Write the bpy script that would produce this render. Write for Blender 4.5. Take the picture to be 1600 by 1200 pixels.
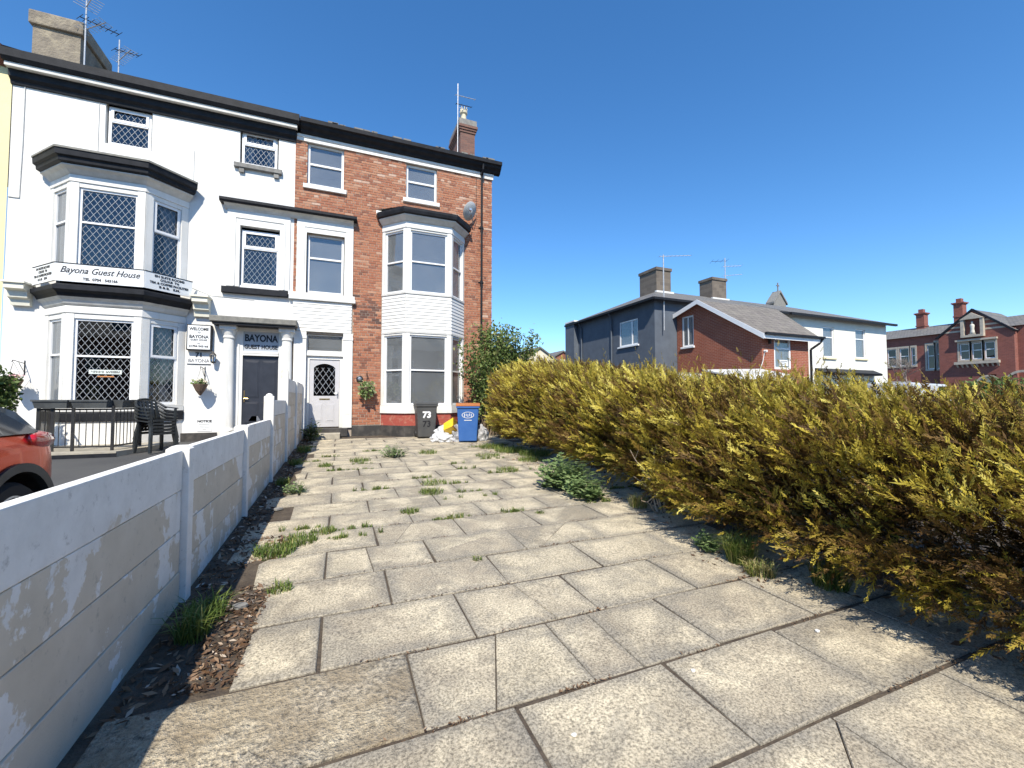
import bpy, bmesh, math, random
import numpy as np
from mathutils import Vector, Matrix

for o in list(bpy.data.objects): bpy.data.objects.remove(o)
scene = bpy.context.scene
COL = scene.collection
R = math.radians
rng = random.Random(7)
NR = np.random.RandomState(11)

# ------------------------------------------------------------------ camera
cam_d = bpy.data.cameras.new('camera'); cam = bpy.data.objects.new('camera', cam_d); COL.objects.link(cam)
cam.location = (0, 0, 1.36)
cam.rotation_euler = (R(90) + math.atan(25/660.), 0, R(-22.3))
cam_d.sensor_width = 36; cam_d.lens = 660/1600*36
cam_d.clip_start = 0.05; cam_d.clip_end = 3000
scene.camera = cam
# ------------------------------------------------------------------ world, sun, exposure
SUN = Vector((-0.30, -0.87, 1.0)).normalized()
world = bpy.data.worlds.new('World'); scene.world = world; world.use_nodes = True
wn = world.node_tree.nodes; wl = world.node_tree.links
sky = wn.new('ShaderNodeTexSky'); sky.sky_type = 'NISHITA'; sky.sun_disc = False
sky.sun_elevation = math.asin(SUN.z); sky.sun_rotation = math.atan2(SUN.x, SUN.y)
sky.altitude = 0; sky.air_density = 1.0; sky.dust_density = 0.05; sky.ozone_density = 5.0
hs = wn.new('ShaderNodeHueSaturation'); hs.inputs['Saturation'].default_value = 1.2; wl.new(sky.outputs[0], hs.inputs['Color']); wl.new(hs.outputs[0], wn['Background'].inputs[0]); wn['Background'].inputs[1].default_value = 0.15
sd = bpy.data.lights.new('sun', 'SUN'); sd.energy = 4.6; sd.angle = R(0.5); sd.color = (1, 0.93, 0.80)
so = bpy.data.objects.new('sun', sd); COL.objects.link(so)
so.rotation_euler = SUN.to_track_quat('Z', 'Y').to_euler(); so.location = SUN*40
scene.view_settings.view_transform = 'Standard'; scene.view_settings.look = 'None'
scene.view_settings.gamma = 1; scene.view_settings.use_curve_mapping = False
scene.view_settings.exposure = 0.55
SL = 0.0225
def gz(y): return SL*max(-6.0, min(y, 13.4))

# ------------------------------------------------------------------ helpers
ORG = {}
class MB:
    def __init__(s, M=None):
        s.v = []; s.f = []; s.t = []; s.M = M
    def add(s, vs, fs, tint=0.0):
        b = len(s.v)
        for p in vs:
            p = Vector(p)
            if s.M is not None: p = s.M @ p
            s.v.append(p); s.t.append(tint)
        for f in fs: s.f.append(tuple(b+i for i in f))
        return s
    def box(s, x0, x1, y0, y1, z0, z1, tint=0.0):
        vs = [(x0,y0,z0),(x1,y0,z0),(x1,y1,z0),(x0,y1,z0),(x0,y0,z1),(x1,y0,z1),(x1,y1,z1),(x0,y1,z1)]
        return s.add(vs, [(0,3,2,1),(4,5,6,7),(0,1,5,4),(1,2,6,5),(2,3,7,6),(3,0,4,7)], tint)
    def cbox(s, x0, x1, y0, y1, z0, z1, c=0.006, tint=0.0):
        # box whose front (y0) edges are chamfered
        vs = [(x0,y0+c,z0),(x1,y0+c,z0),(x1,y0+c,z1),(x0,y0+c,z1),(x0+c,y0,z0+c),(x1-c,y0,z0+c),(x1-c,y0,z1-c),(x0+c,y0,z1-c),
              (x0,y1,z0),(x1,y1,z0),(x1,y1,z1),(x0,y1,z1)]
        return s.add(vs, [(4,5,6,7),(0,1,5,4),(1,2,6,5),(2,3,7,6),(3,0,4,7),(8,9,1,0),(9,10,2,1),(10,11,3,2),(11,8,0,3)], tint)
    def extr(s, poly, vec, tint=0.0):
        n = len(poly); vec = Vector(vec)
        vs = [Vector(p) for p in poly]; vs += [p+vec for p in vs]
        fs = [tuple(range(n)), tuple(range(2*n-1, n-1, -1))]
        for i in range(n): j = (i+1) % n; fs.append((i, i+n, j+n, j))
        return s.add(vs, fs, tint)
    def tube(s, p, q, r, n=8, r2=None, tint=0.0):
        p = Vector(p); q = Vector(q); d = q-p
        if d.length < 1e-6: return s
        r2 = r if r2 is None else r2
        a = d.orthogonal().normalized(); b = d.normalized().cross(a)
        vs = []
        for c, rr in ((p, r), (q, r2)):
            for i in range(n):
                t = 2*math.pi*i/n; vs.append(c + (a*math.cos(t)+b*math.sin(t))*rr)
        fs = [(i, (i+1) % n, (i+1) % n+n, i+n) for i in range(n)]
        fs += [tuple(range(n-1, -1, -1)), tuple(range(n, 2*n))]
        return s.add(vs, fs, tint)
    def path(s, pts, r, n=6, r2=None, tint=0.0):
        m = len(pts)-1
        r2 = r if r2 is None else r2
        for i in range(m):
            ra = r+(r2-r)*i/m; rb = r+(r2-r)*(i+1)/m
            s.tube(pts[i], pts[i+1], ra, n, rb, tint)
        return s
    def lathe(s, prof, c=(0,0,0), n=16, axis='Z', tint=0.0):
        c = Vector(c); vs = []
        for r, z in prof:
            for i in range(n):
                t = 2*math.pi*i/n; a = r*math.cos(t); b = r*math.sin(t)
                vs.append(c + Vector({'Z': (a,b,z), 'Y': (a,z,b), 'X': (z,a,b)}[axis]))
        fs = []
        for k in range(len(prof)-1):
            for i in range(n):
                j = (i+1) % n; fs.append((k*n+i, k*n+j, (k+1)*n+j, (k+1)*n+i))
        fs.append(tuple(range(n-1, -1, -1))); fs.append(tuple(range((len(prof)-1)*n, len(prof)*n)))
        return s.add(vs, fs, tint)
    def sweep(s, path, prof, tint=0.0):
        # path: open plan polyline (x,y), outward on its right hand side when walking; prof: closed (out, z)
        n = len(path); m = len(prof); pts = [Vector((p[0], p[1])) for p in path]
        dirs = [(pts[i+1]-pts[i]).normalized() for i in range(n-1)]
        vs = []
        for i in range(n):
            if i == 0: d = dirs[0]; k = 1.0; nn = Vector((d.y, -d.x))
            elif i == n-1: d = dirs[-1]; k = 1.0; nn = Vector((d.y, -d.x))
            else:
                n1 = Vector((dirs[i-1].y, -dirs[i-1].x)); n2 = Vector((dirs[i].y, -dirs[i].x))
                nn = (n1+n2).normalized(); k = 1/max(0.2, nn.dot(n1))
            for o, z in prof: vs.append((pts[i].x+nn.x*o*k, pts[i].y+nn.y*o*k, z))
        fs = []
        for i in range(n-1):
            for j in range(m):
                j2 = (j+1) % m; fs.append((i*m+j, i*m+j2, (i+1)*m+j2, (i+1)*m+j))
        fs.append(tuple(range(m-1, -1, -1))); fs.append(tuple(range((n-1)*m, n*m)))
        return s.add(vs, fs, tint)
    def build(s, name, mat, parent=None, smooth=False, recalc=True, bevel=0.0, kind=None, local=False):
        me = bpy.data.meshes.new(name)
        o0 = Vector(ORG.get(parent.name, (0,0,0))) if (parent is not None and not local) else Vector((0,0,0))
        me.from_pydata([tuple(p-o0) for p in s.v], [], s.f)
        if recalc or bevel:
            bm = bmesh.new(); bm.from_mesh(me)
            if recalc: bmesh.ops.recalc_face_normals(bm, faces=bm.faces)
            if bevel:
                bmesh.ops.remove_doubles(bm, verts=bm.verts, dist=1e-5)
                es = [e for e in bm.edges if len(e.link_faces) == 2 and e.calc_face_angle(0) > 0.5]
                bmesh.ops.bevel(bm, geom=es, offset=bevel, segments=2, profile=0.6, affect='EDGES')
            bm.to_mesh(me); bm.free()
        if not bevel:
            at = me.attributes.new('tint', 'FLOAT', 'POINT'); at.data.foreach_set('value', s.t)
        if smooth:
            me.polygons.foreach_set('use_smooth', [True]*len(me.polygons))
        me.materials.append(mat)
        o = bpy.data.objects.new(name, me); COL.objects.link(o)
        if parent is not None:
            o.parent = parent; ORG[o.name] = tuple(o0) if not local else ORG.get(parent.name, (0,0,0))
        if kind: o['kind'] = kind
        return o
def thing(name, label, cat, loc=(0,0,0), group=None, rz=0):
    o = bpy.data.objects.new(name, None); COL.objects.link(o)
    o.location = loc; o.rotation_euler = (0,0,rz); o.empty_display_size = 0.2
    o['label'] = label; o['category'] = cat
    if group: o['group'] = group
    ORG[o.name] = tuple(loc)
    return o
def tag(o, label, cat=None, group=None, kind=None):
    o['label'] = label
    if cat: o['category'] = cat
    if group: o['group'] = group
    if kind: o['kind'] = kind
    return o
def np_mesh(name, V, F, mat, parent=None, tint=None, kind=None, smooth=False):
    o0 = np.array(ORG.get(parent.name, (0,0,0))) if parent is not None else np.zeros(3)
    V = np.asarray(V, dtype=np.float32) - o0.astype(np.float32); F = np.asarray(F, dtype=np.int32)
    me = bpy.data.meshes.new(name); k = F.shape[1]
    me.vertices.add(len(V)); me.vertices.foreach_set('co', V.ravel())
    me.loops.add(F.size); me.loops.foreach_set('vertex_index', F.ravel())
    me.polygons.add(len(F)); me.polygons.foreach_set('loop_start', np.arange(0, F.size, k, dtype=np.int32))
    me.polygons.foreach_set('loop_total', np.full(len(F), k, dtype=np.int32))
    me.update(calc_edges=True)
    at = me.attributes.new('tint', 'FLOAT', 'POINT')
    at.data.foreach_set('value', (np.zeros(len(V)) if tint is None else np.asarray(tint)).astype(np.float32))
    if smooth: me.polygons.foreach_set('use_smooth', [True]*len(me.polygons))
    me.materials.append(mat)
    o = bpy.data.objects.new(name, me); COL.objects.link(o)
    if parent is not None: o.parent = parent
    if kind: o['kind'] = kind
    return o

# ------------------------------------------------------------------ materials
class NT:
    def __init__(s, name):
        s.m = bpy.data.materials.new(name); s.m.use_nodes = True
        s.n = s.m.node_tree.nodes; s.l = s.m.node_tree.links
        s.b = s.n['Principled BSDF']; s.out = s.n['Material Output']
        tc = s.n.new('ShaderNodeTexCoord'); s.co = tc.outputs['Object']; s._oi = None
    def oi(s):
        if s._oi is None: s._oi = s.n.new('ShaderNodeObjectInfo')
        return s._oi
    def randco(s, k=37.0):
        a = s.n.new('ShaderNodeVectorMath'); a.operation = 'SCALE'
        c = s.n.new('ShaderNodeCombineXYZ')
        for i in range(3): s.l.new(s.oi().outputs['Random'], c.inputs[i])
        s.l.new(c.outputs[0], a.inputs[0]); a.inputs['Scale'].default_value = k
        b = s.n.new('ShaderNodeVectorMath'); b.operation = 'ADD'
        s.l.new(s.co, b.inputs[0]); s.l.new(a.outputs[0], b.inputs[1]); s.co = b.outputs[0]
    def noise(s, scale, detail=4, rough=0.55, dist=0.0, co=None):
        n = s.n.new('ShaderNodeTexNoise'); n.inputs['Scale'].default_value = scale; n.inputs['Detail'].default_value = detail
        n.inputs['Roughness'].default_value = rough; n.inputs['Distortion'].default_value = dist
        s.l.new(co or s.co, n.inputs['Vector']); return n.outputs['Fac']
    def vor(s, scale, feature='F1', out='Distance'):
        n = s.n.new('ShaderNodeTexVoronoi'); n.feature = feature; n.inputs['Scale'].default_value = scale
        s.l.new(s.co, n.inputs['Vector']); return n.outputs[out]
    def ramp(s, fac, stops):
        r = s.n.new('ShaderNodeValToRGB'); e = r.color_ramp.elements
        while len(e) < len(stops): e.new(0.5)
        for i, (p, c) in enumerate(stops):
            e[i].position = p; e[i].color = (c, c, c, 1) if isinstance(c, (int, float)) else (*c, 1)
        s.l.new(fac, r.inputs['Fac']); return r.outputs['Color']
    def mix(s, fac, a, b, mode='MIX'):
        m = s.n.new('ShaderNodeMix'); m.data_type = 'RGBA'; m.blend_type = mode
        for sock, v in ((m.inputs[0], fac), (m.inputs[6], a), (m.inputs[7], b)):
            if hasattr(v, 'is_linked') or hasattr(v, 'links'): s.l.new(v, sock)
            elif isinstance(v, (int, float)): sock.default_value = v if sock == m.inputs[0] else (v, v, v, 1)
            else: sock.default_value = (*v, 1)
        return m.outputs[2]
    def math(s, op, a, b=0.0):
        m = s.n.new('ShaderNodeMath'); m.operation = op
        for i, v in ((0, a), (1, b)):
            if isinstance(v, (int, float)): m.inputs[i].default_value = v
            else: s.l.new(v, m.inputs[i])
        return m.outputs[0]
    def attr(s, name='tint'):
        a = s.n.new('ShaderNodeAttribute'); a.attribute_name = name; return a.outputs['Fac']
    def bump(s, h, strength=0.3, dist=0.01, prev=None):
        b = s.n.new('ShaderNodeBump'); b.inputs['Strength'].default_value = strength; b.inputs['Distance'].default_value = dist
        s.l.new(h, b.inputs['Height'])
        if prev is not None: s.l.new(prev, b.inputs['Normal'])
        s.l.new(b.outputs[0], s.b.inputs['Normal']); return b.outputs[0]
    def col(s, c):
        if isinstance(c, tuple): s.b.inputs['Base Color'].default_value = (*c, 1)
        else: s.l.new(c, s.b.inputs['Base Color'])
    def rough(s, r):
        if isinstance(r, (int, float)): s.b.inputs['Roughness'].default_value = r
        else: s.l.new(r, s.b.inputs['Roughness'])
def pm(name, c1, c2=None, scale=4.0, rough=0.7, bump=0.0, bscale=80.0, lo=0.35, hi=0.65, metal=0.0, c3=None, s3=1.2, spec=0.5, dist=0.01):
    t = NT(name); c2 = c2 or tuple(x*0.85 for x in c1)
    c = t.ramp(t.noise(scale, 6, 0.6), [(lo, c1), (hi, c2)])
    if c3: c = t.mix(t.ramp(t.noise(s3, 5, 0.65), [(0.52, 0.0), (0.68, 1.0)]), c, c3)
    t.col(c); t.rough(rough); t.b.inputs['Metallic'].default_value = metal; t.b.inputs['Specular IOR Level'].default_value = spec
    if bump: t.bump(t.noise(bscale, 4, 0.6), bump, dist)
    return t.m

def streaky(name, c1, c2, stain, rough, bump, bscale, amt=0.5):
    # paint or render with faint vertical rain streaks and patchy repairs
    t = NT(name); c = t.ramp(t.noise(1.6, 6, 0.6), [(0.35,c1),(0.65,c2)])
    mp = t.n.new('ShaderNodeMapping'); mp.inputs['Scale'].default_value = (7.0,7.0,0.45); t.l.new(t.co, mp.inputs['Vector'])
    st = t.ramp(t.noise(1.0, 6, 0.65, co=mp.outputs[0]), [(0.52,0.0),(0.72,amt)]); c = t.mix(t.math('MULTIPLY', st, t.ramp(t.noise(0.7,3), [(0.4,0.1),(0.65,1.0)])), c, stain)
    c = t.mix(t.ramp(t.noise(11, 6, 0.75), [(0.64,0.0),(0.76,amt*0.6)]), c, stain)
    t.col(c); t.rough(rough); b = t.bump(t.noise(bscale, 5, 0.65), bump, 0.012); return t.m
WHITE = streaky('white_paint', (0.75,0.74,0.71), (0.68,0.67,0.63), (0.46,0.43,0.37), 0.55, 0.12, 40, 0.45)
UPVC = pm('white_upvc', (0.82,0.82,0.82), (0.78,0.78,0.78), 2, 0.3)
RENDER = streaky('white_render', (0.76,0.75,0.72), (0.69,0.68,0.65), (0.44,0.42,0.38), 0.85, 0.6, 14, 0.55)
BLACKP = pm('black_paint', (0.010,0.011,0.014), (0.02,0.021,0.025), 6, 0.55, 0.15, 30, spec=0.2)
BLACKM = pm('black_iron', (0.012,0.012,0.014), (0.03,0.028,0.026), 12, 0.45)
COVE = pm('grey_white_paint', (0.62,0.61,0.58), (0.50,0.49,0.46), 5, 0.7, 0.1, 40)
SLATE = None
FELT = pm('weathered_felt', (0.16,0.155,0.14), (0.24,0.23,0.20), 7, 0.9, 0.5, 60)
STONE = pm('grey_stone', (0.26,0.25,0.23), (0.17,0.165,0.155), 6, 0.9, 0.5, 40)
MORTAR = pm('mortar', (0.42,0.35,0.28), (0.30,0.25,0.21), 9, 0.95, 0.4, 90)
CREAM = pm('cream_paint', (0.78,0.70,0.46), (0.72,0.64,0.42), 3, 0.7)
PLINTH = pm('black_plinth', (0.035,0.033,0.032), (0.10,0.09,0.08), 5, 0.8, 0.4, 25, lo=0.45, hi=0.8)
LEAD = pm('lead_came', (0.44,0.46,0.48), (0.34,0.36,0.39), 9, 0.5)
CURTAIN = pm('net_curtain', (0.62,0.63,0.62), (0.45,0.46,0.46), 14, 0.9)
DARKROOM = pm('dark_room', (0.03,0.032,0.036), (0.05,0.05,0.05), 2, 0.9)  # near-black: the gloom of unlit rooms is put into this colour
INK = pm('sign_black', (0.012,0.012,0.016), None, 4, 0.5)
WHITEINK = pm('white_lettering', (0.8,0.8,0.8), None, 4, 0.5)
SIGNW = pm('sign_white', (0.80,0.81,0.80), (0.76,0.77,0.77), 2, 0.35)
SIGNG = pm('sign_grey', (0.42,0.45,0.49), (0.38,0.41,0.45), 2, 0.35)
DOORG = pm('grey_door_paint', (0.52,0.51,0.52), (0.48,0.47,0.48), 3, 0.45)
DOORB = pm('navy_door_paint', (0.022,0.026,0.036), (0.03,0.034,0.046), 5, 0.4)
BRASS = pm('brass', (0.70,0.52,0.22), None, 6, 0.3, metal=1.0)
STEEL = pm('steel', (0.55,0.56,0.57), (0.42,0.43,0.44), 9, 0.35, metal=0.9)
GALV = pm('aerial_aluminium', (0.55,0.56,0.57), (0.4,0.4,0.4), 9, 0.5, metal=0.6)
def glass_mat(name, tint=(0.75,0.8,0.84), refl=0.22, painted_refl=0.0):
    t = NT(name); t.n.remove(t.b)
    tr = t.n.new('ShaderNodeBsdfTransparent'); tr.inputs[0].default_value = (*tint, 1)
    gl = t.n.new('ShaderNodeBsdfGlossy'); gl.inputs['Roughness'].default_value = 0.015; gl.inputs['Color'].default_value = (0.80,0.82,0.84,1)
    fr = t.n.new('ShaderNodeFresnel'); fr.inputs[0].default_value = 1.5
    ad = t.math('ADD', fr.outputs[0], refl); mx = t.n.new('ShaderNodeMixShader')
    t.l.new(ad, mx.inputs[0]); t.l.new(tr.outputs[0], mx.inputs[1]); t.l.new(gl.outputs[0], mx.inputs[2])
    # slight waviness of old float glass
    bp = t.n.new('ShaderNodeBump'); bp.inputs['Strength'].default_value = 0.03; bp.inputs['Distance'].default_value = 0.01
    t.l.new(t.noise(2.5, 1), bp.inputs['Height']); t.l.new(bp.outputs[0], gl.inputs['Normal'])
    if painted_refl:
        df = t.n.new('ShaderNodeBsdfDiffuse'); df.inputs[0].default_value = (0.42,0.45,0.47,1); m2 = t.n.new('ShaderNodeMixShader')  # grey diffuse film: the pale sky reflection is painted into the panes
        t.l.new(t.math('MULTIPLY', t.ramp(t.noise(1.5, 4), [(0.3,0.75),(0.7,1.0)]), painted_refl), m2.inputs[0]); t.l.new(mx.outputs[0], m2.inputs[1]); t.l.new(df.outputs[0], m2.inputs[2]); mx = m2
    t.l.new(mx.outputs[0], t.out.inputs['Surface']); return t.m
GLASS = glass_mat('window_glass', refl=0.16, painted_refl=0.30)
GLASSF = glass_mat('far_window_glass', (0.4,0.42,0.45), 0.04)
GLASSD = glass_mat('leaded_glass', (0.5,0.55,0.6), 0.06)
def brick_piece_mat():
    t = NT('facing_brick'); a = t.attr('tint')
    c = t.ramp(a, [(0.0,(0.10,0.055,0.045)),(0.12,(0.20,0.085,0.055)),(0.4,(0.36,0.135,0.075)),(0.7,(0.44,0.185,0.10)),(0.9,(0.50,0.27,0.17)),(1.0,(0.60,0.42,0.32))])
    c = t.mix(t.ramp(t.noise(30, 5, 0.7), [(0.35,0.75),(0.7,1.0)]), (0,0,0), c, 'MIX')
    c2 = t.mix(t.ramp(t.noise(7, 4), [(0.55,0.0),(0.75,0.12)]), c, (0.55,0.38,0.28))
    t.col(c2); t.rough(0.9); t.bump(t.noise(160, 4, 0.7), 0.5, 0.004); return t.m
BRICKP = brick_piece_mat()
def brick_tex_mat(name, c1, c2, mortar, M='XZ', bw=0.225, bh=0.075, off=(0,0,0)):
    t = NT(name)
    sx = t.n.new('ShaderNodeSeparateXYZ'); t.l.new(t.co, sx.inputs[0]); cx = t.n.new('ShaderNodeCombineXYZ')
    g = t.n.new('ShaderNodeNewGeometry'); sn = t.n.new('ShaderNodeSeparateXYZ'); t.l.new(g.outputs['Normal'], sn.inputs[0])
    useY = t.math('GREATER_THAN', t.math('ABSOLUTE', sn.outputs['X']), 0.6)
    mxn = t.n.new('ShaderNodeMix'); t.l.new(useY, mxn.inputs[0]); t.l.new(sx.outputs['X'], mxn.inputs[2]); t.l.new(sx.outputs['Y'], mxn.inputs[3])
    t.l.new(mxn.outputs[0], cx.inputs[0]); t.l.new(sx.outputs['Z'], cx.inputs[1])
    b = t.n.new('ShaderNodeTexBrick'); b.inputs['Scale'].default_value = 1.0; b.inputs['Brick Width'].default_value = bw; b.inputs['Row Height'].default_value = bh
    b.inputs['Mortar Size'].default_value = 0.006; b.inputs['Mortar Smooth'].default_value = 0.2; b.inputs['Bias'].default_value = -0.1
    b.inputs['Color1'].default_value = (*c1,1); b.inputs['Color2'].default_value = (*c2,1); b.inputs['Mortar'].default_value = (*mortar,1)
    t.l.new(cx.outputs[0], b.inputs['Vector'])
    c = t.mix(t.ramp(t.noise(1.5, 5, 0.65), [(0.4,0.0),(0.7,0.35)]), b.outputs['Color'], tuple(x*0.6 for x in c1))
    t.col(c); t.rough(0.9)
    inv = t.math('SUBTRACT', 1.0, b.outputs['Fac']); t.bump(inv, 0.5, 0.006); return t.m
BRICKT = brick_tex_mat('side_brick', (0.36,0.15,0.09), (0.26,0.10,0.065), (0.33,0.28,0.23))
BRICKR = brick_tex_mat('bright_red_brick', (0.34,0.095,0.05), (0.26,0.07,0.04), (0.42,0.30,0.22))
BRICKC = brick_tex_mat('convent_brick', (0.27,0.085,0.06), (0.19,0.06,0.045), (0.26,0.16,0.13))
BRICKCH = brick_tex_mat('sooty_brick', (0.20,0.10,0.075), (0.13,0.07,0.06), (0.16,0.12,0.10))
STONECH = brick_tex_mat('stone_blocks', (0.17,0.14,0.11), (0.11,0.09,0.075), (0.20,0.17,0.14), bw=0.45, bh=0.22)
def slate_mat(name, c1, c2, bw=0.28, bh=0.2, axis='X'):
    t = NT(name); b = t.n.new('ShaderNodeTexBrick'); b.inputs['Scale'].default_value = 1.0
    sx = t.n.new('ShaderNodeSeparateXYZ'); t.l.new(t.co, sx.inputs[0]); cx = t.n.new('ShaderNodeCombineXYZ')
    t.l.new(sx.outputs['X' if axis == 'X' else 'Y'], cx.inputs[0]); t.l.new(t.math('MULTIPLY', sx.outputs['Z'], 1.7), cx.inputs[1])
    b.inputs['Brick Width'].default_value = bw; b.inputs['Row Height'].default_value = bh; b.inputs['Mortar Size'].default_value = 0.012; b.inputs['Bias'].default_value = 0.0
    b.inputs['Color1'].default_value = (*c1,1); b.inputs['Color2'].default_value = (*c2,1); b.inputs['Mortar'].default_value = (*[x*0.35 for x in c1],1)
    t.l.new(cx.outputs[0], b.inputs['Vector'])
    c = t.mix(t.ramp(t.noise(2.2, 6, 0.7), [(0.45,0.0),(0.75,0.5)]), b.outputs['Color'], (0.26,0.24,0.18))
    t.col(c); t.rough(0.75); t.bump(t.math('SUBTRACT', 1.0, b.outputs['Fac']), 0.7, 0.015); return t.m
SLATE = slate_mat('slate_roof', (0.13,0.125,0.12), (0.18,0.17,0.16))
SLATEY = slate_mat('slate_roof_side', (0.13,0.125,0.12), (0.18,0.17,0.16), axis='Y')
def foliage_mat(name, stops, transl=0.25, rough=0.6):
    t = NT(name); a = t.attr('tint')
    c = t.ramp(a, stops); t.col(c); t.rough(rough); t.b.inputs['Specular IOR Level'].default_value = 0.3
    tl = t.n.new('ShaderNodeBsdfTranslucent'); t.l.new(c, tl.inputs[0])
    mx = t.n.new('ShaderNodeMixShader'); mx.inputs[0].default_value = transl
    t.l.new(t.b.outputs[0], mx.inputs[1]); t.l.new(tl.outputs[0], mx.inputs[2]); t.l.new(mx.outputs[0], t.out.inputs['Surface']); return t.m
GOLD = foliage_mat('golden_conifer', [(0.0,(0.055,0.030,0.012)),(0.22,(0.15,0.085,0.025)),(0.42,(0.23,0.155,0.028)),(0.6,(0.33,0.26,0.035)),(0.8,(0.52,0.42,0.055)),(1.0,(0.66,0.58,0.15))], 0.16)
GREEN = foliage_mat('shrub_leaf', [(0.0,(0.035,0.055,0.015)),(0.5,(0.10,0.15,0.04)),(0.85,(0.19,0.25,0.07)),(1.0,(0.32,0.31,0.13))], 0.25)
WEEDM = foliage_mat('weed_leaf', [(0.0,(0.11,0.17,0.06)),(0.6,(0.22,0.31,0.12)),(1.0,(0.36,0.44,0.20))], 0.3)
GRASSM = foliage_mat('grass_blade', [(0.0,(0.07,0.13,0.025)),(0.5,(0.16,0.22,0.05)),(0.8,(0.34,0.32,0.10)),(1.0,(0.50,0.42,0.22))], 0.3)
IVYM = foliage_mat('variegated_leaf', [(0.0,(0.07,0.13,0.03)),(0.5,(0.22,0.30,0.10)),(1.0,(0.66,0.66,0.40))], 0.25)
BARK = pm('bark', (0.12,0.085,0.055), (0.20,0.15,0.10), 14, 0.9, 0.5, 60)
TWIG = pm('dry_twig', (0.50,0.42,0.32), (0.38,0.30,0.22), 14, 0.85)
# ================================================================== setting
def asphalt_mat(name, c1, c2):
    t = NT(name); c = t.ramp(t.noise(0.9, 6, 0.65), [(0.35,c1),(0.7,c2)])
    c = t.mix(t.ramp(t.noise(220, 2), [(0.4,0.0),(0.75,0.5)]), c, tuple(x*1.8 for x in c2)); t.col(c); t.rough(0.92)
    t.bump(t.noise(260, 3, 0.7), 0.5, 0.004); return t.m
ASPH = asphalt_mat('asphalt', (0.045,0.045,0.046), (0.07,0.069,0.067))
SOIL = pm('soil', (0.055,0.04,0.028), (0.11,0.085,0.06), 9, 0.95, 0.9, 50, dist=0.02)
m = MB()
ys = [-400, -6, 13.4, 700]; xs = [-500, 500]
vs = [(x, y, gz(y)-0.06) for y in ys for x in xs]
m.add(vs, [(0,1,3,2),(2,3,5,4),(4,5,7,6)])
tag(m.build('ground', ASPH), 'wide dark ground sheet under street and gardens', kind='structure')
m = MB(); m.add([(-1.05,-6,gz(-6)-0.009),(7.5,-6,gz(-6)-0.009),(7.5,13.45,gz(13.4)-0.009),(-1.05,13.45,gz(13.4)-0.009)], [(0,1,2,3)])
drive = tag(m.build('driveway', SOIL), 'driveway of worn concrete paving slabs on bare soil', kind='structure')
m = MB(); m.add([(-7.6,-6,gz(-6)-0.02),(-1.03,-6,gz(-6)-0.02),(-1.03,13.45,gz(13.4)-0.02),(-7.6,13.45,gz(13.4)-0.02)], [(0,1,2,3)])
tag(m.build('forecourt', ASPH), 'dark tarmac forecourt in front of white guest house', kind='structure')
# kerbed white-edged step around the guest house bay
m = MB(); m.extr([(-6.9,10.85,0.2),(-4.1,10.85,0.2),(-3.85,11.6,0.2),(-3.75,12.9,0.2),(-6.9,12.9,0.2)], (0,0,0.135))
stepo = m.build('paved_step', pm('step_stone', (0.42,0.38,0.30), (0.30,0.27,0.22), 6, 0.9, 0.4, 50)); tag(stepo, 'low paved step below the railing at guest house bay', kind='structure')
m = MB(); m.extr([(-6.91,10.84,0.2),(-4.09,10.84,0.2),(-4.09,10.848,0.2),(-6.91,10.848,0.2)], (0,0,0.10)); m.build('step_riser', BLACKP, stepo)

# ---- paving slabs
def slab_mat(name, rough_agg=False):
    t = NT(name); t.randco(53.0); rnd = t.oi().outputs['Random']
    base = t.ramp(rnd, [(0.0,(0.285,0.245,0.18)),(0.5,(0.37,0.315,0.23)),(1.0,(0.44,0.38,0.27))])
    big = t.ramp(t.noise(2.6, 4, 0.6, 0.6), [(0.42,0.0),(0.62,1.0)])
    c = t.mix(big, base, (0.545,0.47,0.335))                       # surface worn to paler cement
    dark = t.ramp(t.noise(3.0, 8, 0.72, 0.8), [(0.50,0.0),(0.60,0.55)])
    c = t.mix(dark, c, (0.24,0.215,0.17))                          # grey lichen and dirt
    gn = t.n.new('ShaderNodeTexCoord'); sg = t.n.new('ShaderNodeSeparateXYZ'); t.l.new(gn.outputs['Generated'], sg.inputs[0])
    ed = lambda q: t.math('MINIMUM', q, t.math('SUBTRACT', 1.0, q))
    em = t.math('MINIMUM', ed(sg.outputs['X']), ed(sg.outputs['Y'])); em = t.math('ADD', em, t.math('MULTIPLY', t.noise(6, 5, 0.7), 0.35))
    c = t.mix(t.ramp(em, [(0.17,0.75),(0.34,0.0)]), c, (0.22,0.20,0.165))      # lichen and dirt creeping in from the joints
    v = t.vor(130 if not rough_agg else 42); n2 = t.noise(85 if not rough_agg else 40, 4, 0.8)
    sp = t.ramp(n2, [(0.38,0.45),(0.5,1.0),(0.60,1.42)] if not rough_agg else [(0.36,0.3),(0.5,1.0),(0.62,1.75)])
    c = t.mix(1.0, c, sp, 'MULTIPLY')
    wh = t.ramp(v, [(0.08,1.0),(0.2,0.0)])
    msk = t.ramp(t.noise(4.5, 3, 0.6), [(0.5,0.0),(0.62,0.8 if not rough_agg else 1.0)])
    c = t.mix(t.math('MULTIPLY', wh, msk), c, (0.66,0.62,0.53))   # exposed pale aggregate
    if rough_agg:
        c = t.mix(t.ramp(t.noise(5, 4, 0.7), [(0.4,0.0),(0.6,0.7)]), c, (0.30,0.235,0.15))
    t.col(c); t.rough(0.92)
    h = t.math('ADD', n2, t.math('MULTIPLY', t.noise(40, 3, 0.6), 0.8))
    t.bump(h, 0.75 if not rough_agg else 1.0, 0.005 if not rough_agg else 0.016); return t.m
SLAB = slab_mat('paving_concrete'); SLABR = slab_mat('paving_rough_aggregate', True)
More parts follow.
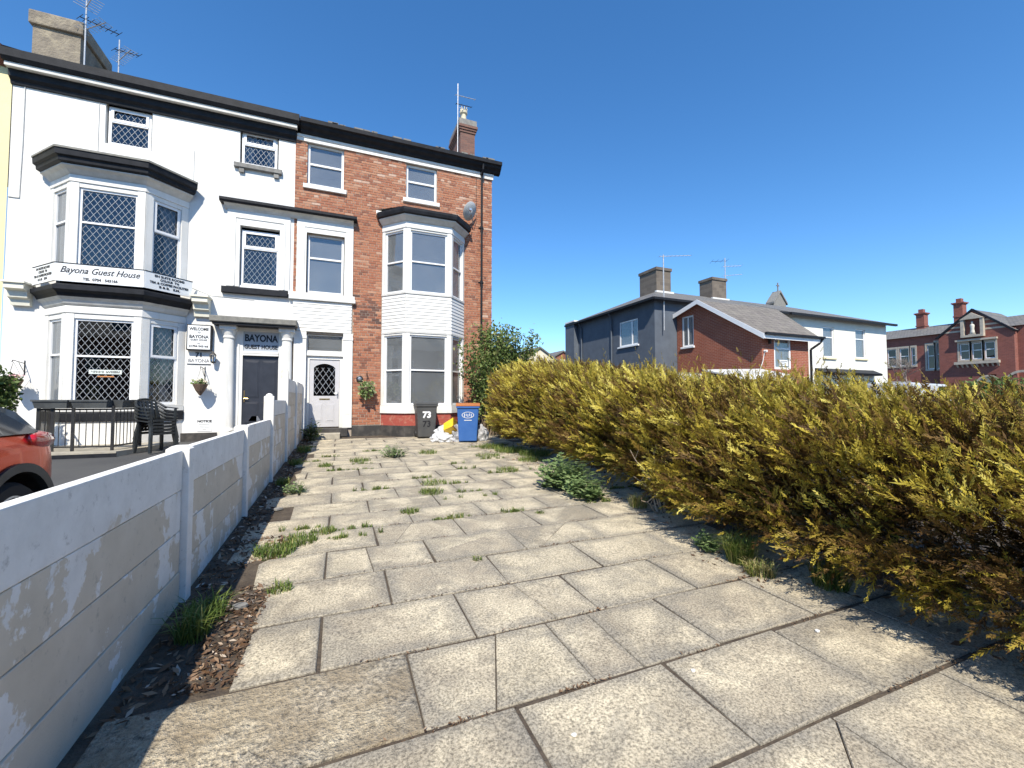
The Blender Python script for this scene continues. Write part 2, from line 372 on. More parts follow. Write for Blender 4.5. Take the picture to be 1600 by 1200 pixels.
def clip(poly, p, n, gap):
    out = []; k = len(poly)
    for i in range(k):
        a = Vector(poly[i]); b = Vector(poly[(i+1) % k]); da = (a-p).dot(n)-gap; db = (b-p).dot(n)-gap
        if da >= 0: out.append(a)
        if da*db < 0: out.append(a+(b-a)*(da/(da-db)))
    return out
def slab(poly, mat, dz=0.0, chip=0.006):
    cx = sum(p[0] for p in poly)/len(poly); cy = sum(p[1] for p in poly)/len(poly)
    tx = rng.uniform(-0.004,0.004); ty = rng.uniform(-0.005,0.005)
    n = len(poly); mm = MB(); vs = []
    for lev, (ins, z) in enumerate(((0,-0.045),(0,-0.005),(chip,0.0))):
        for p in poly:
            q = Vector((p[0]-cx, p[1]-cy)); L = q.length
            q = q*(1-ins*1.35/L) if L > 0 else q
            vs.append((q.x, q.y, z + q.x*tx + q.y*ty + q.y*SL))
    fs = [tuple(range(2*n, 3*n))]
    for a in (0, n):
        for i in range(n): j = (i+1) % n; fs.append((a+i, a+j, a+n+j, a+n+i))
    mm.add(vs, fs)
    o = mm.build('paving_slab', mat, drive, recalc=False, local=True)
    o.location = (cx, cy, gz(cy)+dz)
    return o
PX, PY = 0.80, 0.545
row0 = 1.19 - 6*PY
for r in range(27):
    ya = row0 + r*PY; yb = ya+PY
    if ya > 12.9: break
    x = (-0.07 if r % 2 == 0 else 0.34) - 2*PX
    xl = -0.70 + rng.uniform(-0.14, 0.16) if ya > 2.2 else -0.88
    if 2.2 < ya < 2.9: xl = -0.45
    xe = 3.45 if ya < 4.5 else 4.2
    while x < xe:
        x0, x1 = x+0.007, x+PX-0.007; x += PX
        if abs(ya-1.735) < 0.05 and x1 < 0.5:
            if x1 < 0.2: continue
            x0 = -0.86
        if x1 < xl+0.12: continue
        cutl = x0 < xl
        x0 = max(x0, xl)
        if ya > 12.3 and x0 > 1.0: continue
        j = lambda s=0.007: rng.uniform(-s, s)
        poly = [Vector((x0+j(),ya+0.011+j())), Vector((x1+j(),ya+0.011+j())), Vector((x1+j(),yb-0.011+j())), Vector((x0+j(),yb-0.011+j()))]
        if cutl or (x0 == xl):   # broken outer corner along the soil strip
            c = rng.uniform(0.04, 0.12)
            poly = [poly[0]+Vector((c*rng.random(),0)), poly[1], poly[2], poly[3]+Vector((c,0)), poly[3]+Vector((0.02,-c))]
            poly = [poly[0], poly[1], poly[2], poly[3], poly[4]]
        far = ya > 6.0
        if far: poly = [p + Vector((rng.uniform(-0.012,0.012), rng.uniform(-0.012,0.012))) for p in poly]
        mat = SLABR if abs(ya-1.735) < 0.05 and x1 < 0.5 else SLAB
        dz = rng.uniform(-0.002, 0.003)
        cm = Vector((sum(p.x for p in poly)/len(poly), sum(p.y for p in poly)/len(poly)))
        u = rng.random()
        if mat is SLAB and u < (0.42 if ya < 4 else 0.2) and x1-x0 > 0.5 and ya > -0.5:
            # cracked right through: two or three fragments
            ang = rng.choice([rng.uniform(1.0,2.1), rng.uniform(-0.35,0.35)+1.57, rng.uniform(0.3,0.9)])
            nrm = Vector((math.sin(ang), -math.cos(ang))); pt = cm + Vector((rng.uniform(-0.15,0.15), rng.uniform(-0.08,0.08)))
            A = clip(poly, pt, nrm, 0.0026); B = clip(poly, pt, -nrm, 0.0026)
            for Q in (A, B):
                if len(Q) < 3: continue
                if u < 0.03 and Q is A and len(Q) >= 3:
                    n2 = Vector((-nrm.y, nrm.x)); qc = sum(Q, Vector((0,0)))/len(Q)
                    for s_ in (1, -1):
                        q2 = clip(Q, qc, n2*s_, 0.0016)
                        if len(q2) >= 3: slab(q2, mat, dz+rng.uniform(-0.003,0.003), 0.003)
                else: slab(Q, mat, dz+rng.uniform(-0.003,0.003), 0.003)
        else: slab(poly, mat, dz)

# ---- post and panel boundary wall
def panel_mat(name, lo, hi):
    t = NT(name); t.randco(29.0)
    n1 = t.noise(2.2, 6, 0.62, 0.4); n2 = t.noise(9, 5, 0.7)
    f = t.math('ADD', t.math('MULTIPLY', n1, 0.8), t.math('MULTIPLY', n2, 0.2))
    k = t.ramp(f, [(lo,0.0),(hi,1.0)])
    bare = t.ramp(t.noise(5, 5, 0.6), [(0.3,(0.60,0.52,0.40)),(0.7,(0.68,0.595,0.47))])
    wh = t.ramp(t.noise(6, 5, 0.7), [(0.35,(0.85,0.82,0.76)),(0.75,(0.72,0.69,0.63))])
    c = t.mix(k, bare, wh)
    dirt = t.ramp(t.noise(16, 6, 0.75), [(0.58,0.0),(0.72,0.55)]); c = t.mix(dirt, c, (0.28,0.25,0.20))
    t.col(c); t.rough(0.9); b = t.bump(k, 0.35, 0.004); t.bump(t.noise(90, 4, 0.7), 0.35, 0.004, b); return t.m
PANW = panel_mat('peeling_white_top', 0.34, 0.37); PANB = panel_mat('peeling_white_low', 0.535, 0.55); POSTM = panel_mat('painted_post', 0.36, 0.42)
bw = thing('boundary_wall', 'peeling white concrete post and panel wall along the left of the driveway', 'wall', (-0.95, 3.4, 0))
PY_ = [-2.3,-0.4,1.5,3.4,5.3,7.2,9.1,11.0,12.95]
top = {0:1.0,1:1.02,2:1.04,3:1.05,4:1.08,5:1.36,6:1.79,7:1.80}
for i, y in enumerate(PY_):
    zt = max(top.get(i-1,0), top.get(i,0)) + 0.012
    if i == 5: zt = 1.43
    if i == 6: zt = 1.93
    g = gz(y)
    m = MB(); x0, x1, a, b = -1.02, -0.89, y-0.052, y+0.052
    m.box(x0, x1, a, b, g-0.1, zt-0.02); m.extr([(x0+0.0,a,zt-0.02),(x1,a,zt-0.02),(x1-0.03,a,zt),(x0+0.03,a,zt)], (0,b-a,0))
    if i >= 5: m.lathe([(0.045,zt-0.002),(0.045,zt+0.006),(0.03,zt+0.022),(0.004,zt+0.03)], ((x0+x1)/2,y,0), 12)
    m.build('post', POSTM, bw, bevel=0.006)
    if i == len(PY_)-1: break
    y2 = PY_[i+1]; t_ = top[i]; gm = min(gz(y), gz(y2)); n = max(4, round((t_-gm)/0.25)); h = (t_-gm+0.02)/n
    for k in range(n):
        z0 = gm-0.02+k*h; z1 = z0+h-0.004; off = rng.uniform(-0.004,0.004)
        m = MB(); m.box(-0.985+off, -0.925+off, y+0.064, y2-0.060, z0, z1)
        m.build('panel', PANW if k == n-1 else PANB, bw, bevel=0.006)
# ================================================================== the two terraced houses
def wall_sheet(m, u0, u1, z0, z1, ops, rev=0.16, M=None):
    m.M = M
    us = sorted({u0, u1, *[o[0] for o in ops], *[o[1] for o in ops]}); zs = sorted({z0, z1, *[o[2] for o in ops], *[o[3] for o in ops]})
    us = [u for u in us if u0-1e-6 <= u <= u1+1e-6]; zs = [z for z in zs if z0-1e-6 <= z <= z1+1e-6]
    for i in range(len(us)-1):
        for j in range(len(zs)-1):
            uc = (us[i]+us[i+1])/2; zc = (zs[j]+zs[j+1])/2
            if any(o[0] < uc < o[1] and o[2] < zc < o[3] for o in ops): continue
            m.add([(us[i],0,zs[j]),(us[i+1],0,zs[j]),(us[i+1],0,zs[j+1]),(us[i],0,zs[j+1])], [(0,1,2,3)])
    for a, b, c, d in ops:
        if rev <= 0: continue
        m.add([(a,0,c),(b,0,c),(b,0,d),(a,0,d),(a,rev,c),(b,rev,c),(b,rev,d),(a,rev,d)], [(0,4,5,1),(1,5,6,2),(2,6,7,3),(3,7,4,0)])
def leading(M, u0, u1, z0, z1, v, du=0.13, dz=0.19, w=0.0034):
    m = MB(M); s = dz/du
    for sg in (1, -1):
        # lines z = z0 + sg*s*(u-u0) + k*dz clipped to the pane
        W = u1-u0; k0 = -int(W*s/dz)-2; k1 = int((z1-z0)/dz)+int(W*s/dz)+2
        for k in range(k0, k1):
            c = z0 + k*dz + (0.5*dz if sg > 0 else 0.5*dz)
            ua, ub = u0, u1
            f = lambda u: c + sg*s*(u-u0)
            g = lambda z: u0 + (z-c)/(sg*s)
            lo, hi = sorted((g(z0), g(z1))); ua = max(ua, lo); ub = min(ub, hi)
            if ub-ua < 0.01: continue
            L = math.hypot(1, s); px, pz = -sg*s/L*w, 1/L*w
            A = (ua, f(ua)); B = (ub, f(ub))
            m.extr([(A[0]+px,v,A[1]+pz),(B[0]+px,v,B[1]+pz),(B[0]-px,v,B[1]-pz),(A[0]-px,v,A[1]-pz)], (0,-0.004,0))
    return m
def curtain(M, u0, u1, z0, z1, v, swag=0.0, side=1, n=22):
    m = MB(M); rows = 10; vs = []
    for j in range(rows+1):
        tz = j/rows; z = z1+(z0-z1)*tz
        wdt = 1-swag*math.sin(min(1, tz*1.5)*math.pi*0.5)*(1 if tz < 0.67 else 1-(tz-0.67)*0.6)
        for i in range(n+1):
            ti = i/n; uu = (u0 + (u1-u0)*ti*wdt) if side > 0 else (u1 - (u1-u0)*ti*wdt)
            vs.append((uu, v + 0.022*math.sin(ti*n*1.1+j*0.15) , z))
    fs = [(j*(n+1)+i, j*(n+1)+i+1, (j+1)*(n+1)+i+1, (j+1)*(n+1)+i) for j in range(rows) for i in range(n)]
    m.add(vs, fs); return m
def window(root, M, u0, u1, z0, z1, v=0.09, fr=0.055, rail=None, lead=None, topframe=False, curt=None, glass=None, label=None, mat=None, du=0.13, dz=0.19):
    """sash or casement: one window part (frame) with pane, leading and curtain sub-parts. v is the depth of the frame front behind the wall face"""
    mat = mat or UPVC; glass = glass or (GLASSD if lead else GLASS)
    m = MB(M); d = 0.06
    m.box(u0, u0+fr, v, v+d, z0, z1); m.box(u1-fr, u1, v, v+d, z0, z1)
    m.box(u0+fr, u1-fr, v, v+d, z1-fr, z1); m.box(u0+fr, u1-fr, v, v+d, z0, z0+fr*1.15)
    lights = []
    if rail:
        zr = z0+(z1-z0)*rail; m.box(u0+fr, u1-fr, v-0.012, v+d-0.003, zr-fr*0.42, zr+fr*0.42)
        a, b = (u0+fr, u1-fr)
        if topframe:   # opening top light with its own proud frame
            t = fr*0.75; zc0, zc1 = zr+fr*0.42, z1-fr
            for q in ((a-0.01,a+t,zc0-0.02,zc1+0.01),(b-t,b+0.01,zc0-0.02,zc1+0.01),(a+t,b-t,zc1-t+0.01,zc1+0.01),(a+t,b-t,zc0-0.02,zc0+t)):
                m.box(q[0],q[1],v-0.022,v+0.002,q[2],q[3])
            lights.append((a+t,b-t,zc0+t,zc1-t+0.01))
        else: lights.append((a,b,zr+fr*0.42,z1-fr))
        lights.append((a,b,z0+fr*1.15,zr-fr*0.42))
    else: lights.append((u0+fr,u1-fr,z0+fr*1.15,z1-fr))
    w = m.build('window', mat, root, recalc=True)
    if label: w['label'] = label
    for a, b, c, e in lights:
        p = MB(M); p.add([(a,v+0.03,c),(b,v+0.03,c),(b,v+0.03,e),(a,v+0.03,e)], [(0,1,2,3)]); p.build('pane', glass, w, recalc=False)
        if lead: leading(M, a, b, c, e, v+0.026, du, dz).build('leading', LEAD, w, recalc=False)
    for cu in (curt or []):
        a, b, sw, sd = cu; curtain(M, u0+(u1-u0)*a, u0+(u1-u0)*b, z0, z1, v+0.16, sw, sd).build('curtain', CURTAIN, w, smooth=True, recalc=False)
    return w
def text(body, size, M, mat, parent, bold=0.0, shear=0.0, name='lettering', align='CENTER', sx=1.0, spacing=1.0, fit=None):
    c = bpy.data.curves.new('lettering', 'FONT'); c.body = body; c.size = size; c.align_x = align; c.align_y = 'CENTER'
    c.offset = bold; c.shear = shear; c.extrude = 0.0015; c.space_character = spacing; c.resolution_u = 3
    o = bpy.data.objects.new('lettering', c); COL.objects.link(o)
    bpy.context.view_layer.update()
    dg = bpy.context.evaluated_depsgraph_get(); me = bpy.data.meshes.new_from_object(o.evaluated_get(dg))
    bpy.data.objects.remove(o); bpy.data.curves.remove(c)
    if fit:
        xs_ = [v.co.x for v in me.vertices]; sx = fit/(max(xs_)-min(xs_))
    o0 = Vector(ORG.get(parent.name, (0,0,0)))
    # text lies in its x-y plane: x -> u, y -> z, facing -v
    me.transform(Matrix.Translation(-o0) @ M @ Matrix(((sx,0,0,0),(0,0,-1,0),(0,1,0,0),(0,0,0,1))))
    me.materials.clear(); me.materials.append(mat)
    t = bpy.data.objects.new(name, me); COL.objects.link(t); t.parent = parent; return t
def face_frame(p, q):   # wall face from plan point p to q, outward on the right when walking p->q ... u along p->q
    p = Vector((p[0],p[1],0)); q = Vector((q[0],q[1],0)); d = (q-p); a = math.atan2(d.y, d.x)
    return Matrix.Translation(p) @ Matrix.Rotation(a, 4, 'Z'), d.length
FY = 13.4
MF = Matrix.Translation((0, FY, 0))

def brick_courses(x0, x1, z0, z1, ops, bh=0.0765, bl=0.226, stain=None):
    """list of (xa, xb, za, zb, tint) clipped by the openings; every fourth course is headers"""
    out = []; k = 0; z = z0
    while z < z1-0.02:
        zt = min(z+bh-0.010, z1); hdr = (k % 4 == 3); L = bl/2 if hdr else bl
        x = x0 - (0 if k % 2 == 0 else L/2)
        while x < x1:
            a, b = max(x, x0), min(x+L-0.010, x1); x += L
            segs = [(a, b)]
            for o in ops:
                if o[3] <= z or o[2] >= zt: continue
                ns = []
                for s, e in segs:
                    if e <= o[0] or s >= o[1]: ns.append((s, e)); continue
                    if s < o[0]: ns.append((s, o[0]))
                    if e > o[1]: ns.append((o[1], e))
                segs = ns
            for s, e in segs:
                if e-s < 0.035: continue
                u = rng.random()
                t = rng.gauss(0.53, 0.14)
                if u < 0.10: t = rng.uniform(0.78, 0.93)
                elif u < 0.16: t = rng.uniform(0.15, 0.28)
                if stain: t = stain((s+e)/2, z, t)
                out.append((s, e, z, zt, max(0.0, min(1.0, t))))
        z += bh; k += 1
    return out

# ---------------- brick house
bh_ = thing('brick_house', 'red brick end terrace house with white bay windows, number 73', 'house', (1.7, FY, 0.28))
B73 = [(1.19,FY),(1.80,12.72),(3.18,12.72),(3.77,FY)]
ops73 = [(-0.94,0.05,7.62,8.88),(1.88,2.86,7.73,8.86),(-0.92,0.10,4.46,6.20),(-0.88,0.10,0.55,3.27),(1.30,3.66,0.95,6.6)]
m = MB(); wall_sheet(m, -1.25, 4.75, 0.15, 9.1, ops73, 0.17, MF); m.build('mortar_bed', MORTAR, bh_, recalc=False)
m = MB(); m.add([(4.75,FY,0.1),(4.75,22,0.1),(4.75,22,9.4),(4.75,17.7,11.8),(4.75,FY,9.4)], [(0,1,2,3,4)])
m.add([(-1.25,22,0.1),(4.75,22,0.1),(4.75,22,9.4),(-1.25,22,9.4)], [(0,1,2,3)]); m.build('side_wall', BRICKT, bh_, recalc=False)
def stain73(x, z, t):
    d = math.exp(-(((x-0.78)/0.42)**2 + ((z-3.95)/0.33)**2))
    if rng.random() < d*0.85: return rng.uniform(0.0, 0.14)
    if 7.0 < z: t += 0.07
    if z < 3.2 and 0.3 < x < 1.3: t -= 0.06
    return t
excl = ops73[:3] + [(-1.22,0.36,0,4.44),(-1.18,0.34,4.44,6.66),(1.17,3.79,0,6.95),(-1.35,0.42,6.60,6.80)]
excl2 = excl
bl = brick_courses(-1.25, 4.75, 0.62, 9.02, excl2, stain=stain73)
cam_p = Vector(cam.location)
bl.sort(key=lambda b: (Vector(((b[0]+b[1])/2, FY, (b[2]+b[3])/2))-cam_p).length / max(0.4, (b[1]-b[0])/0.216))
m = MB()
for i, (a, b, c, d, t) in enumerate(bl):
    pr = 0.007 + rng.uniform(-0.002, 0.004)
    if i < 300:
        k = MB(); k.cbox(a, b, FY-pr, FY+0.004, c, d, 0.004, t); k.build('brick', BRICKP, bh_, recalc=False)
    else: m.cbox(a, b, FY-pr, FY+0.004, c, d, 0.004, t)
m.build('bricks', BRICKP, bh_, recalc=False, kind='stuff')
# plinth
m = MB(); m.box(0.36, 1.16, FY-0.035, FY+0.05, 0.15, 0.60); m.build('plinth', PLINTH, bh_)
m = MB(); m.box(3.81, 4.78, FY-0.035, FY+0.05, 0.15, 0.60); m.build('plinth', PLINTH, bh_)
m = MB(); m.sweep(B73, [(0.03,0.15),(0.03,0.60),(-0.05,0.60),(-0.05,0.15)]); m.build('bay_plinth', PLINTH, bh_)
# bay: painted brick dado, posts, boards, windows, cornice
m = MB(); m.sweep(B73, [(0,0.60),(0,0.96),(-0.1,0.96),(-0.1,0.60)])
t = NT('red_painted_brick'); b = t.n.new('ShaderNodeTexBrick'); b.inputs['Scale'].default_value = 1; b.inputs['Brick Width'].default_value = 0.226; b.inputs['Row Height'].default_value = 0.0765; b.inputs['Mortar Size'].default_value = 0.006
sx = t.n.new('ShaderNodeSeparateXYZ'); cx = t.n.new('ShaderNodeCombineXYZ'); t.l.new(t.co, sx.inputs[0]); t.l.new(sx.outputs['X'], cx.inputs[0]); t.l.new(sx.outputs['Z'], cx.inputs[1]); t.l.new(cx.outputs[0], b.inputs['Vector'])
t.col(t.mix(t.ramp(t.noise(7,5,0.7), [(0.52,0.0),(0.66,0.8)]), (0.34,0.07,0.05), (0.42,0.22,0.15))); t.rough(0.75); t.bump(t.math('SUBTRACT',1.0,b.outputs['Fac']),0.6,0.006)
m.build('dado', t.m, bh_)
m = MB(); m.sweep(B73, [(0.045,0.965),(0.045,1.06),(0.035,1.20),(-0.12,1.20),(-0.12,0.965)]); m.build('bay_sill', WHITE, bh_)
m = MB(); m.sweep(B73, [(0.02,3.36),(0.02,3.40),(-0.1,3.40),(-0.1,3.36)]); m.build('bay_band', COVE, bh_); m = MB(); m.sweep(B73, [(0.03,4.53),(0.03,4.585),(-0.1,4.585),(-0.1,4.53)]); m.build('bay_band', COVE, bh_)
nb = 11
for f in range(3):
    p, q = B73[f], B73[f+1]; M, L = face_frame(p, q)
    for k in range(nb):
        za = 3.405+k*(4.525-3.405)/nb; zb = za+(4.525-3.405)/nb-0.003
        m = MB(M); a = -0.004 if f == 1 else 0.012; 
        m.add([(a,-0.018,za),(L-a,-0.018,za),(L-a,-0.004,zb),(a,-0.004,zb),(a,0.02,za),(L-a,0.02,za),(L-a,0.02,zb),(a,0.02,zb)], [(0,1,2,3),(4,7,6,5),(0,4,5,1),(1,5,6,2),(2,6,7,3),(3,7,4,0)])
        m.build('cladding_board', WHITE, bh_, recalc=False)
for (za, zb) in ((1.205,3.355),(4.59,6.52)):
    for f in range(3):
        p, q = B73[f], B73[f+1]; M, L = face_frame(p, q)
        pw = 0.13 if f == 1 else 0.10
        for (a, b) in ((0.0,pw),(L-pw,L)):
            m = MB(M); e = 0.0 if f == 1 else 0.004
            m.box(a+(e if a == 0 else 0), b-(e if a else 0), -0.012, 0.10, za, zb); m.build('bay_post', WHITE, bh_)
        m = MB(M); m.box(pw, L-pw, 0.0, 0.10, zb-0.05, zb); m.build('bay_head', WHITE, bh_)
        window(bh_, M, pw, L-pw, za+0.002, zb-0.05, v=0.04, fr=0.05, rail=0.5, glass=GLASS, curt=[(0.55,1.0,0.3,-1)] if f == 2 else None)
m = MB(); m.sweep(B73, [(0.015,6.52),(0.03,6.53),(0.03,6.62),(0.015,6.72),(-0.1,6.72),(-0.1,6.52)]); m.build('bay_frieze', WHITE, bh_)
m = MB(); m.sweep(B73, [(0.02,6.72),(0.05,6.73),(0.10,6.78),(0.17,6.84),(0.18,6.87),(-0.1,6.87),(-0.1,6.72)]); m.build('bay_cove', COVE, bh_)
m = MB(); m.sweep(B73, [(0.18,6.872),(0.24,6.90),(0.26,6.98),(0.26,7.05),(-0.1,7.05),(-0.1,6.872)]); m.build('bay_cornice', BLACKP, bh_)
m = MB(); m.add([(0.98,FY,7.20),(1.70,12.48,7.055),(3.28,12.48,7.055),(3.98,FY,7.20)], [(0,1,2,3)]); m.box(1.05,1.5,FY-0.10,FY,7.06,7.13); m.build('bay_roof', FELT, bh_)
m = MB(); m.extr([(0.98,FY,7.02),(0.98,FY-0.18,7.02),(0.98,FY-0.14,7.13),(0.98,FY,7.16)], (0.36,0,0)); m.build('flashing_stone', WHITE, bh_)
# upper windows, sills
for (a, b, c, d) in ops73[:2]:
    window(bh_, MF, a+0.004, b-0.004, c+0.004, d-0.004, v=0.075, fr=0.065, rail=0.52)
    m = MB(); m.cbox(a-0.10, b+0.08, FY-0.075, FY+0.1, c-0.13, c, 0.01); m.build('window_sill', WHITE, bh_)
# middle window with painted surround
a, b, c, d = ops73[2]
window(bh_, MF, a+0.02, b-0.02, c+0.004, d-0.004, v=0.10, fr=0.06, rail=0.60)
for q in ((-1.17,a,4.44,6.62),(b,0.34,4.44,6.62),(a,b,d,6.62)):
    m = MB(); m.box(q[0],q[1],FY-0.045,FY+0.03,q[2],q[3]); m.build('window_surround', WHITE, bh_)
for q in ((-1.00,-0.965,4.46,6.35),(0.135,0.17,4.46,6.35),(-1.00,0.17,6.352,6.385)):
    m = MB(); m.box(q[0],q[1],FY-0.062,FY-0.043,q[2],q[3]); m.build('moulding', WHITE, bh_)
m = MB(); m.cbox(-1.34, 0.42, FY-0.13, FY, 4.22, 4.33, 0.01); m.cbox(-1.36, 0.40, FY-0.10, FY, 4.334, 4.43, 0.01); m.build('window_sill', WHITE, bh_)
# boarded panel over the door
for k in range(9):
    za = 3.33+k*0.098; m = MB(); y0 = FY-0.05
    m.add([(-1.24,y0-0.014,za),(0.32,y0-0.014,za),(0.32,y0,za+0.095),(-1.24,y0,za+0.095),(-1.24,FY,za),(0.32,FY,za),(0.32,FY,za+0.095),(-1.24,FY,za+0.095)], [(0,1,2,3),(4,7,6,5),(0,4,5,1),(1,5,6,2),(2,6,7,3),(3,7,4,0)])
    m.build('cladding_board', WHITE, bh_, recalc=False)
# door case
for x0, x1 in ((-1.20,-0.88),(0.10,0.36)):
    m = MB(); m.box(x0,x1,FY-0.06,FY+0.02,0.55,3.32); m.box(x0-0.01,x1+0.01,FY-0.075,FY+0.02,3.12,3.20); m.build('pilaster', WHITE, bh_)
    m = MB(); m.box(x0+0.06,x1-0.06,FY-0.068,FY-0.05,0.95,3.02); m.build('pilaster_panel', WHITE, bh_)
m = MB(); m.box(-0.88,0.10,FY+0.02,FY+0.10,2.72,2.79); m.box(-0.88,0.10,FY+0.0,FY+0.10,2.64,2.72); m.box(-0.88,-0.79,FY+0.06,FY+0.14,0.55,2.64); m.box(0.02,0.10,FY+0.06,FY+0.14,0.55,2.64); m.box(-0.79,0.02,FY+0.06,FY+0.14,2.54,2.64)
m.build('door_frame', WHITE, bh_)
fl = MB(); fl.box(-0.88,-0.85,FY+0.07,FY+0.12,2.79,3.26); fl.box(0.07,0.10,FY+0.07,FY+0.12,2.79,3.26); fl.box(-0.85,0.07,FY+0.07,FY+0.12,3.23,3.26)
fl = fl.build('fanlight', WHITE, bh_); m = MB(); m.add([(-0.85,FY+0.1,2.79),(0.07,FY+0.1,2.79),(0.07,FY+0.1,3.23),(-0.85,FY+0.1,3.23)], [(0,1,2,3)]); m.build('pane', GLASS, fl, recalc=False)
dr = MB(); x0, x1, y0 = -0.785, 0.015, FY+0.085
gx0, gx1, gz0, gz1 = x0+0.11, x1-0.12, 1.48, 2.30
dr.box(x0,gx0,y0,y0+0.045,0.58,2.535); dr.box(gx1,x1,y0,y0+0.045,0.58,2.535); dr.box(gx0,gx1,y0,y0+0.045,0.58,gz0); dr.box(gx0,gx1,y0,y0+0.045,gz1+0.14,2.535)
N = 10   # shallow arched head of the glazed opening
for i in range(N):
    a = gx0+(gx1-gx0)*i/N; b = gx0+(gx1-gx0)*(i+1)/N
    h = lambda u: gz1 + 0.12*math.sin(math.pi*(u-gx0)/(gx1-gx0))**0.7
    dr.extr([(a,y0,h(a)),(b,y0,h(b)),(b,y0,gz1+0.14),(a,y0,gz1+0.14)], (0,0.045,0))
door = dr.build('door', DOORG, bh_)
m = MB(); m.add([(gx0-0.01,y0+0.025,gz0-0.01),(gx1+0.01,y0+0.025,gz0-0.01),(gx1+0.01,y0+0.025,gz1+0.135),(gx0-0.01,y0+0.025,gz1+0.135)], [(0,1,2,3)]); m.build('door_glass', GLASSD, door, recalc=False)
m = leading(MF, gx0, gx1, gz0+0.05, gz1, 0.105, 0.16, 0.24, 0.004); m.build('leading', LEAD, door, recalc=False)
for px in (x0+0.12, x0+0.44):
    m = MB(); m.box(px,px+0.24,y0-0.004,y0+0.0,0.72,1.26); m.box(px+0.035,px+0.205,y0-0.012,y0-0.003,0.76,1.22); m.build('door_panel', DOORG, door, bevel=0.003)
m = MB(); m.cbox(-0.52,-0.24,y0-0.012,y0,1.365,1.405,0.004); m.build('letterbox', BRASS, door)
m = MB(); m.box(-0.045,-0.015,y0-0.015,y0,1.42,1.60); m.tube((-0.03,y0-0.012,1.56),(-0.03,y0-0.05,1.56),0.009); m.tube((-0.03,y0-0.05,1.56),(-0.13,y0-0.05,1.56),0.009); m.build('handle', STEEL, door)
m = MB(); m.cbox(-0.95,0.25,FY-0.28,FY+0.06,0.30,0.55,0.015); m.build('door_step', PLINTH, bh_)
m = MB(); m.cbox(-0.82,0.05,FY-0.62,FY-0.283,0.26,0.43,0.015); m.build('door_step', stepo.data.materials[0], bh_)
# eaves: white frieze, black moulded gutter board, roof, chimney, downpipe
m = MB(); m.box(-1.22,4.78,FY-0.05,FY+0.02,8.87,9.05); m.cbox(-1.22,4.80,FY-0.075,FY-0.045,8.97,9.05,0.01); m.build('frieze', WHITE, bh_)
m = MB(); m.extr([(-1.12,FY-0.06,9.052),(-1.12,FY-0.14,9.07),(-1.12,FY-0.17,9.13),(-1.12,FY-0.25,9.19),(-1.12,FY-0.28,9.26),(-1.12,FY-0.34,9.28),(-1.12,FY-0.35,9.39),(-1.12,FY+0.0,9.41),(-1.12,FY+0.0,9.052)], (6.12,0,0)); m.build('eaves_gutter', BLACKP, bh_)
m = MB(); m.add([(-1.24,FY-0.2,9.42),(4.86,FY-0.2,9.42),(4.86,17.7,11.9),(-1.24,17.7,11.9),(4.86,22.1,9.5),(-1.24,22.1,9.5)], [(0,1,2,3),(3,2,4,5)])
roof73 = m.build('roof', SLATE, bh_, recalc=False)
for k in range(14):   # uneven mortar and slate ends proud of the gutter
    x = -1.0+rng.random()*5.6; m = MB(); m.box(x,x+rng.uniform(0.1,0.3),FY-0.34,FY-0.1,9.395,9.412+rng.uniform(0.005,0.03)); m.build('slate', SLATE, roof73)
chx0, chx1, chy0, chy1 = 4.03, 4.58, 14.85, 16.25
m = MB(); m.box(chx0,chx1,chy0,chy1,9.9,11.30); ch = m.build('chimney', BRICKCH, roof73)
ORG[ch.name] = ORG[bh_.name]
for k, (e, za, zb) in enumerate(((0.03,11.30,11.38),(0.06,11.385,11.46),(0.09,11.465,11.56),(0.06,11.565,11.78))):
    m = MB(); m.box(chx0-e,chx1+e,chy0-e,chy1+e,za,zb); m.build('chimney_course', BRICKCH if k < 3 else STONE, roof73)
for k, (px, py) in enumerate(((4.20,15.05),(4.30,15.6))):
    m = MB(); m.lathe([(0.12,11.76),(0.11,11.82),(0.10,12.08),(0.145,12.12),(0.15,12.2),(0.12,12.24)], (px,py,0), 14)
    for q in range(8):
        a = q*math.pi/4; m.extr([(px+0.13*math.cos(a-0.3),py+0.13*math.sin(a-0.3),12.2),(px+0.13*math.cos(a+0.3),py+0.13*math.sin(a+0.3),12.2),(px+0.15*math.cos(a),py+0.15*math.sin(a),12.36)], (-0.02*math.cos(a),-0.02*math.sin(a),0))
    m.build('chimney_pot', pm('pot_clay%d' % k, (0.62,0.56,0.42) if k == 0 else (0.12,0.10,0.09), None, 8, 0.9), roof73)
px = 4.36
m = MB(); m.path([(px,FY-0.26,9.25),(px,FY-0.24,9.05),(px,FY-0.09,8.9),(px,FY-0.08,2.0),(px,FY-0.08,0.35)], 0.036, 10); dp = m.build('downpipe', BLACKP, bh_, smooth=False)
for z in (9.0,7.15,5.3,3.45,1.6):
    m = MB(); m.lathe([(0.038,z-0.05),(0.052,z-0.045),(0.052,z+0.04),(0.038,z+0.05)], (px,FY-0.08,0), 10); m.box(px-0.09,px+0.09,FY-0.03,FY,z-0.02,z+0.02); m.build('pipe_collar', BLACKP, dp)
m = MB(); m.path([(px-0.17,FY-0.012,9.0),(px-0.17,FY-0.012,7.3),(px-0.25,FY-0.012,7.05)], 0.008, 5); m.build('cable', BLACKP, bh_)
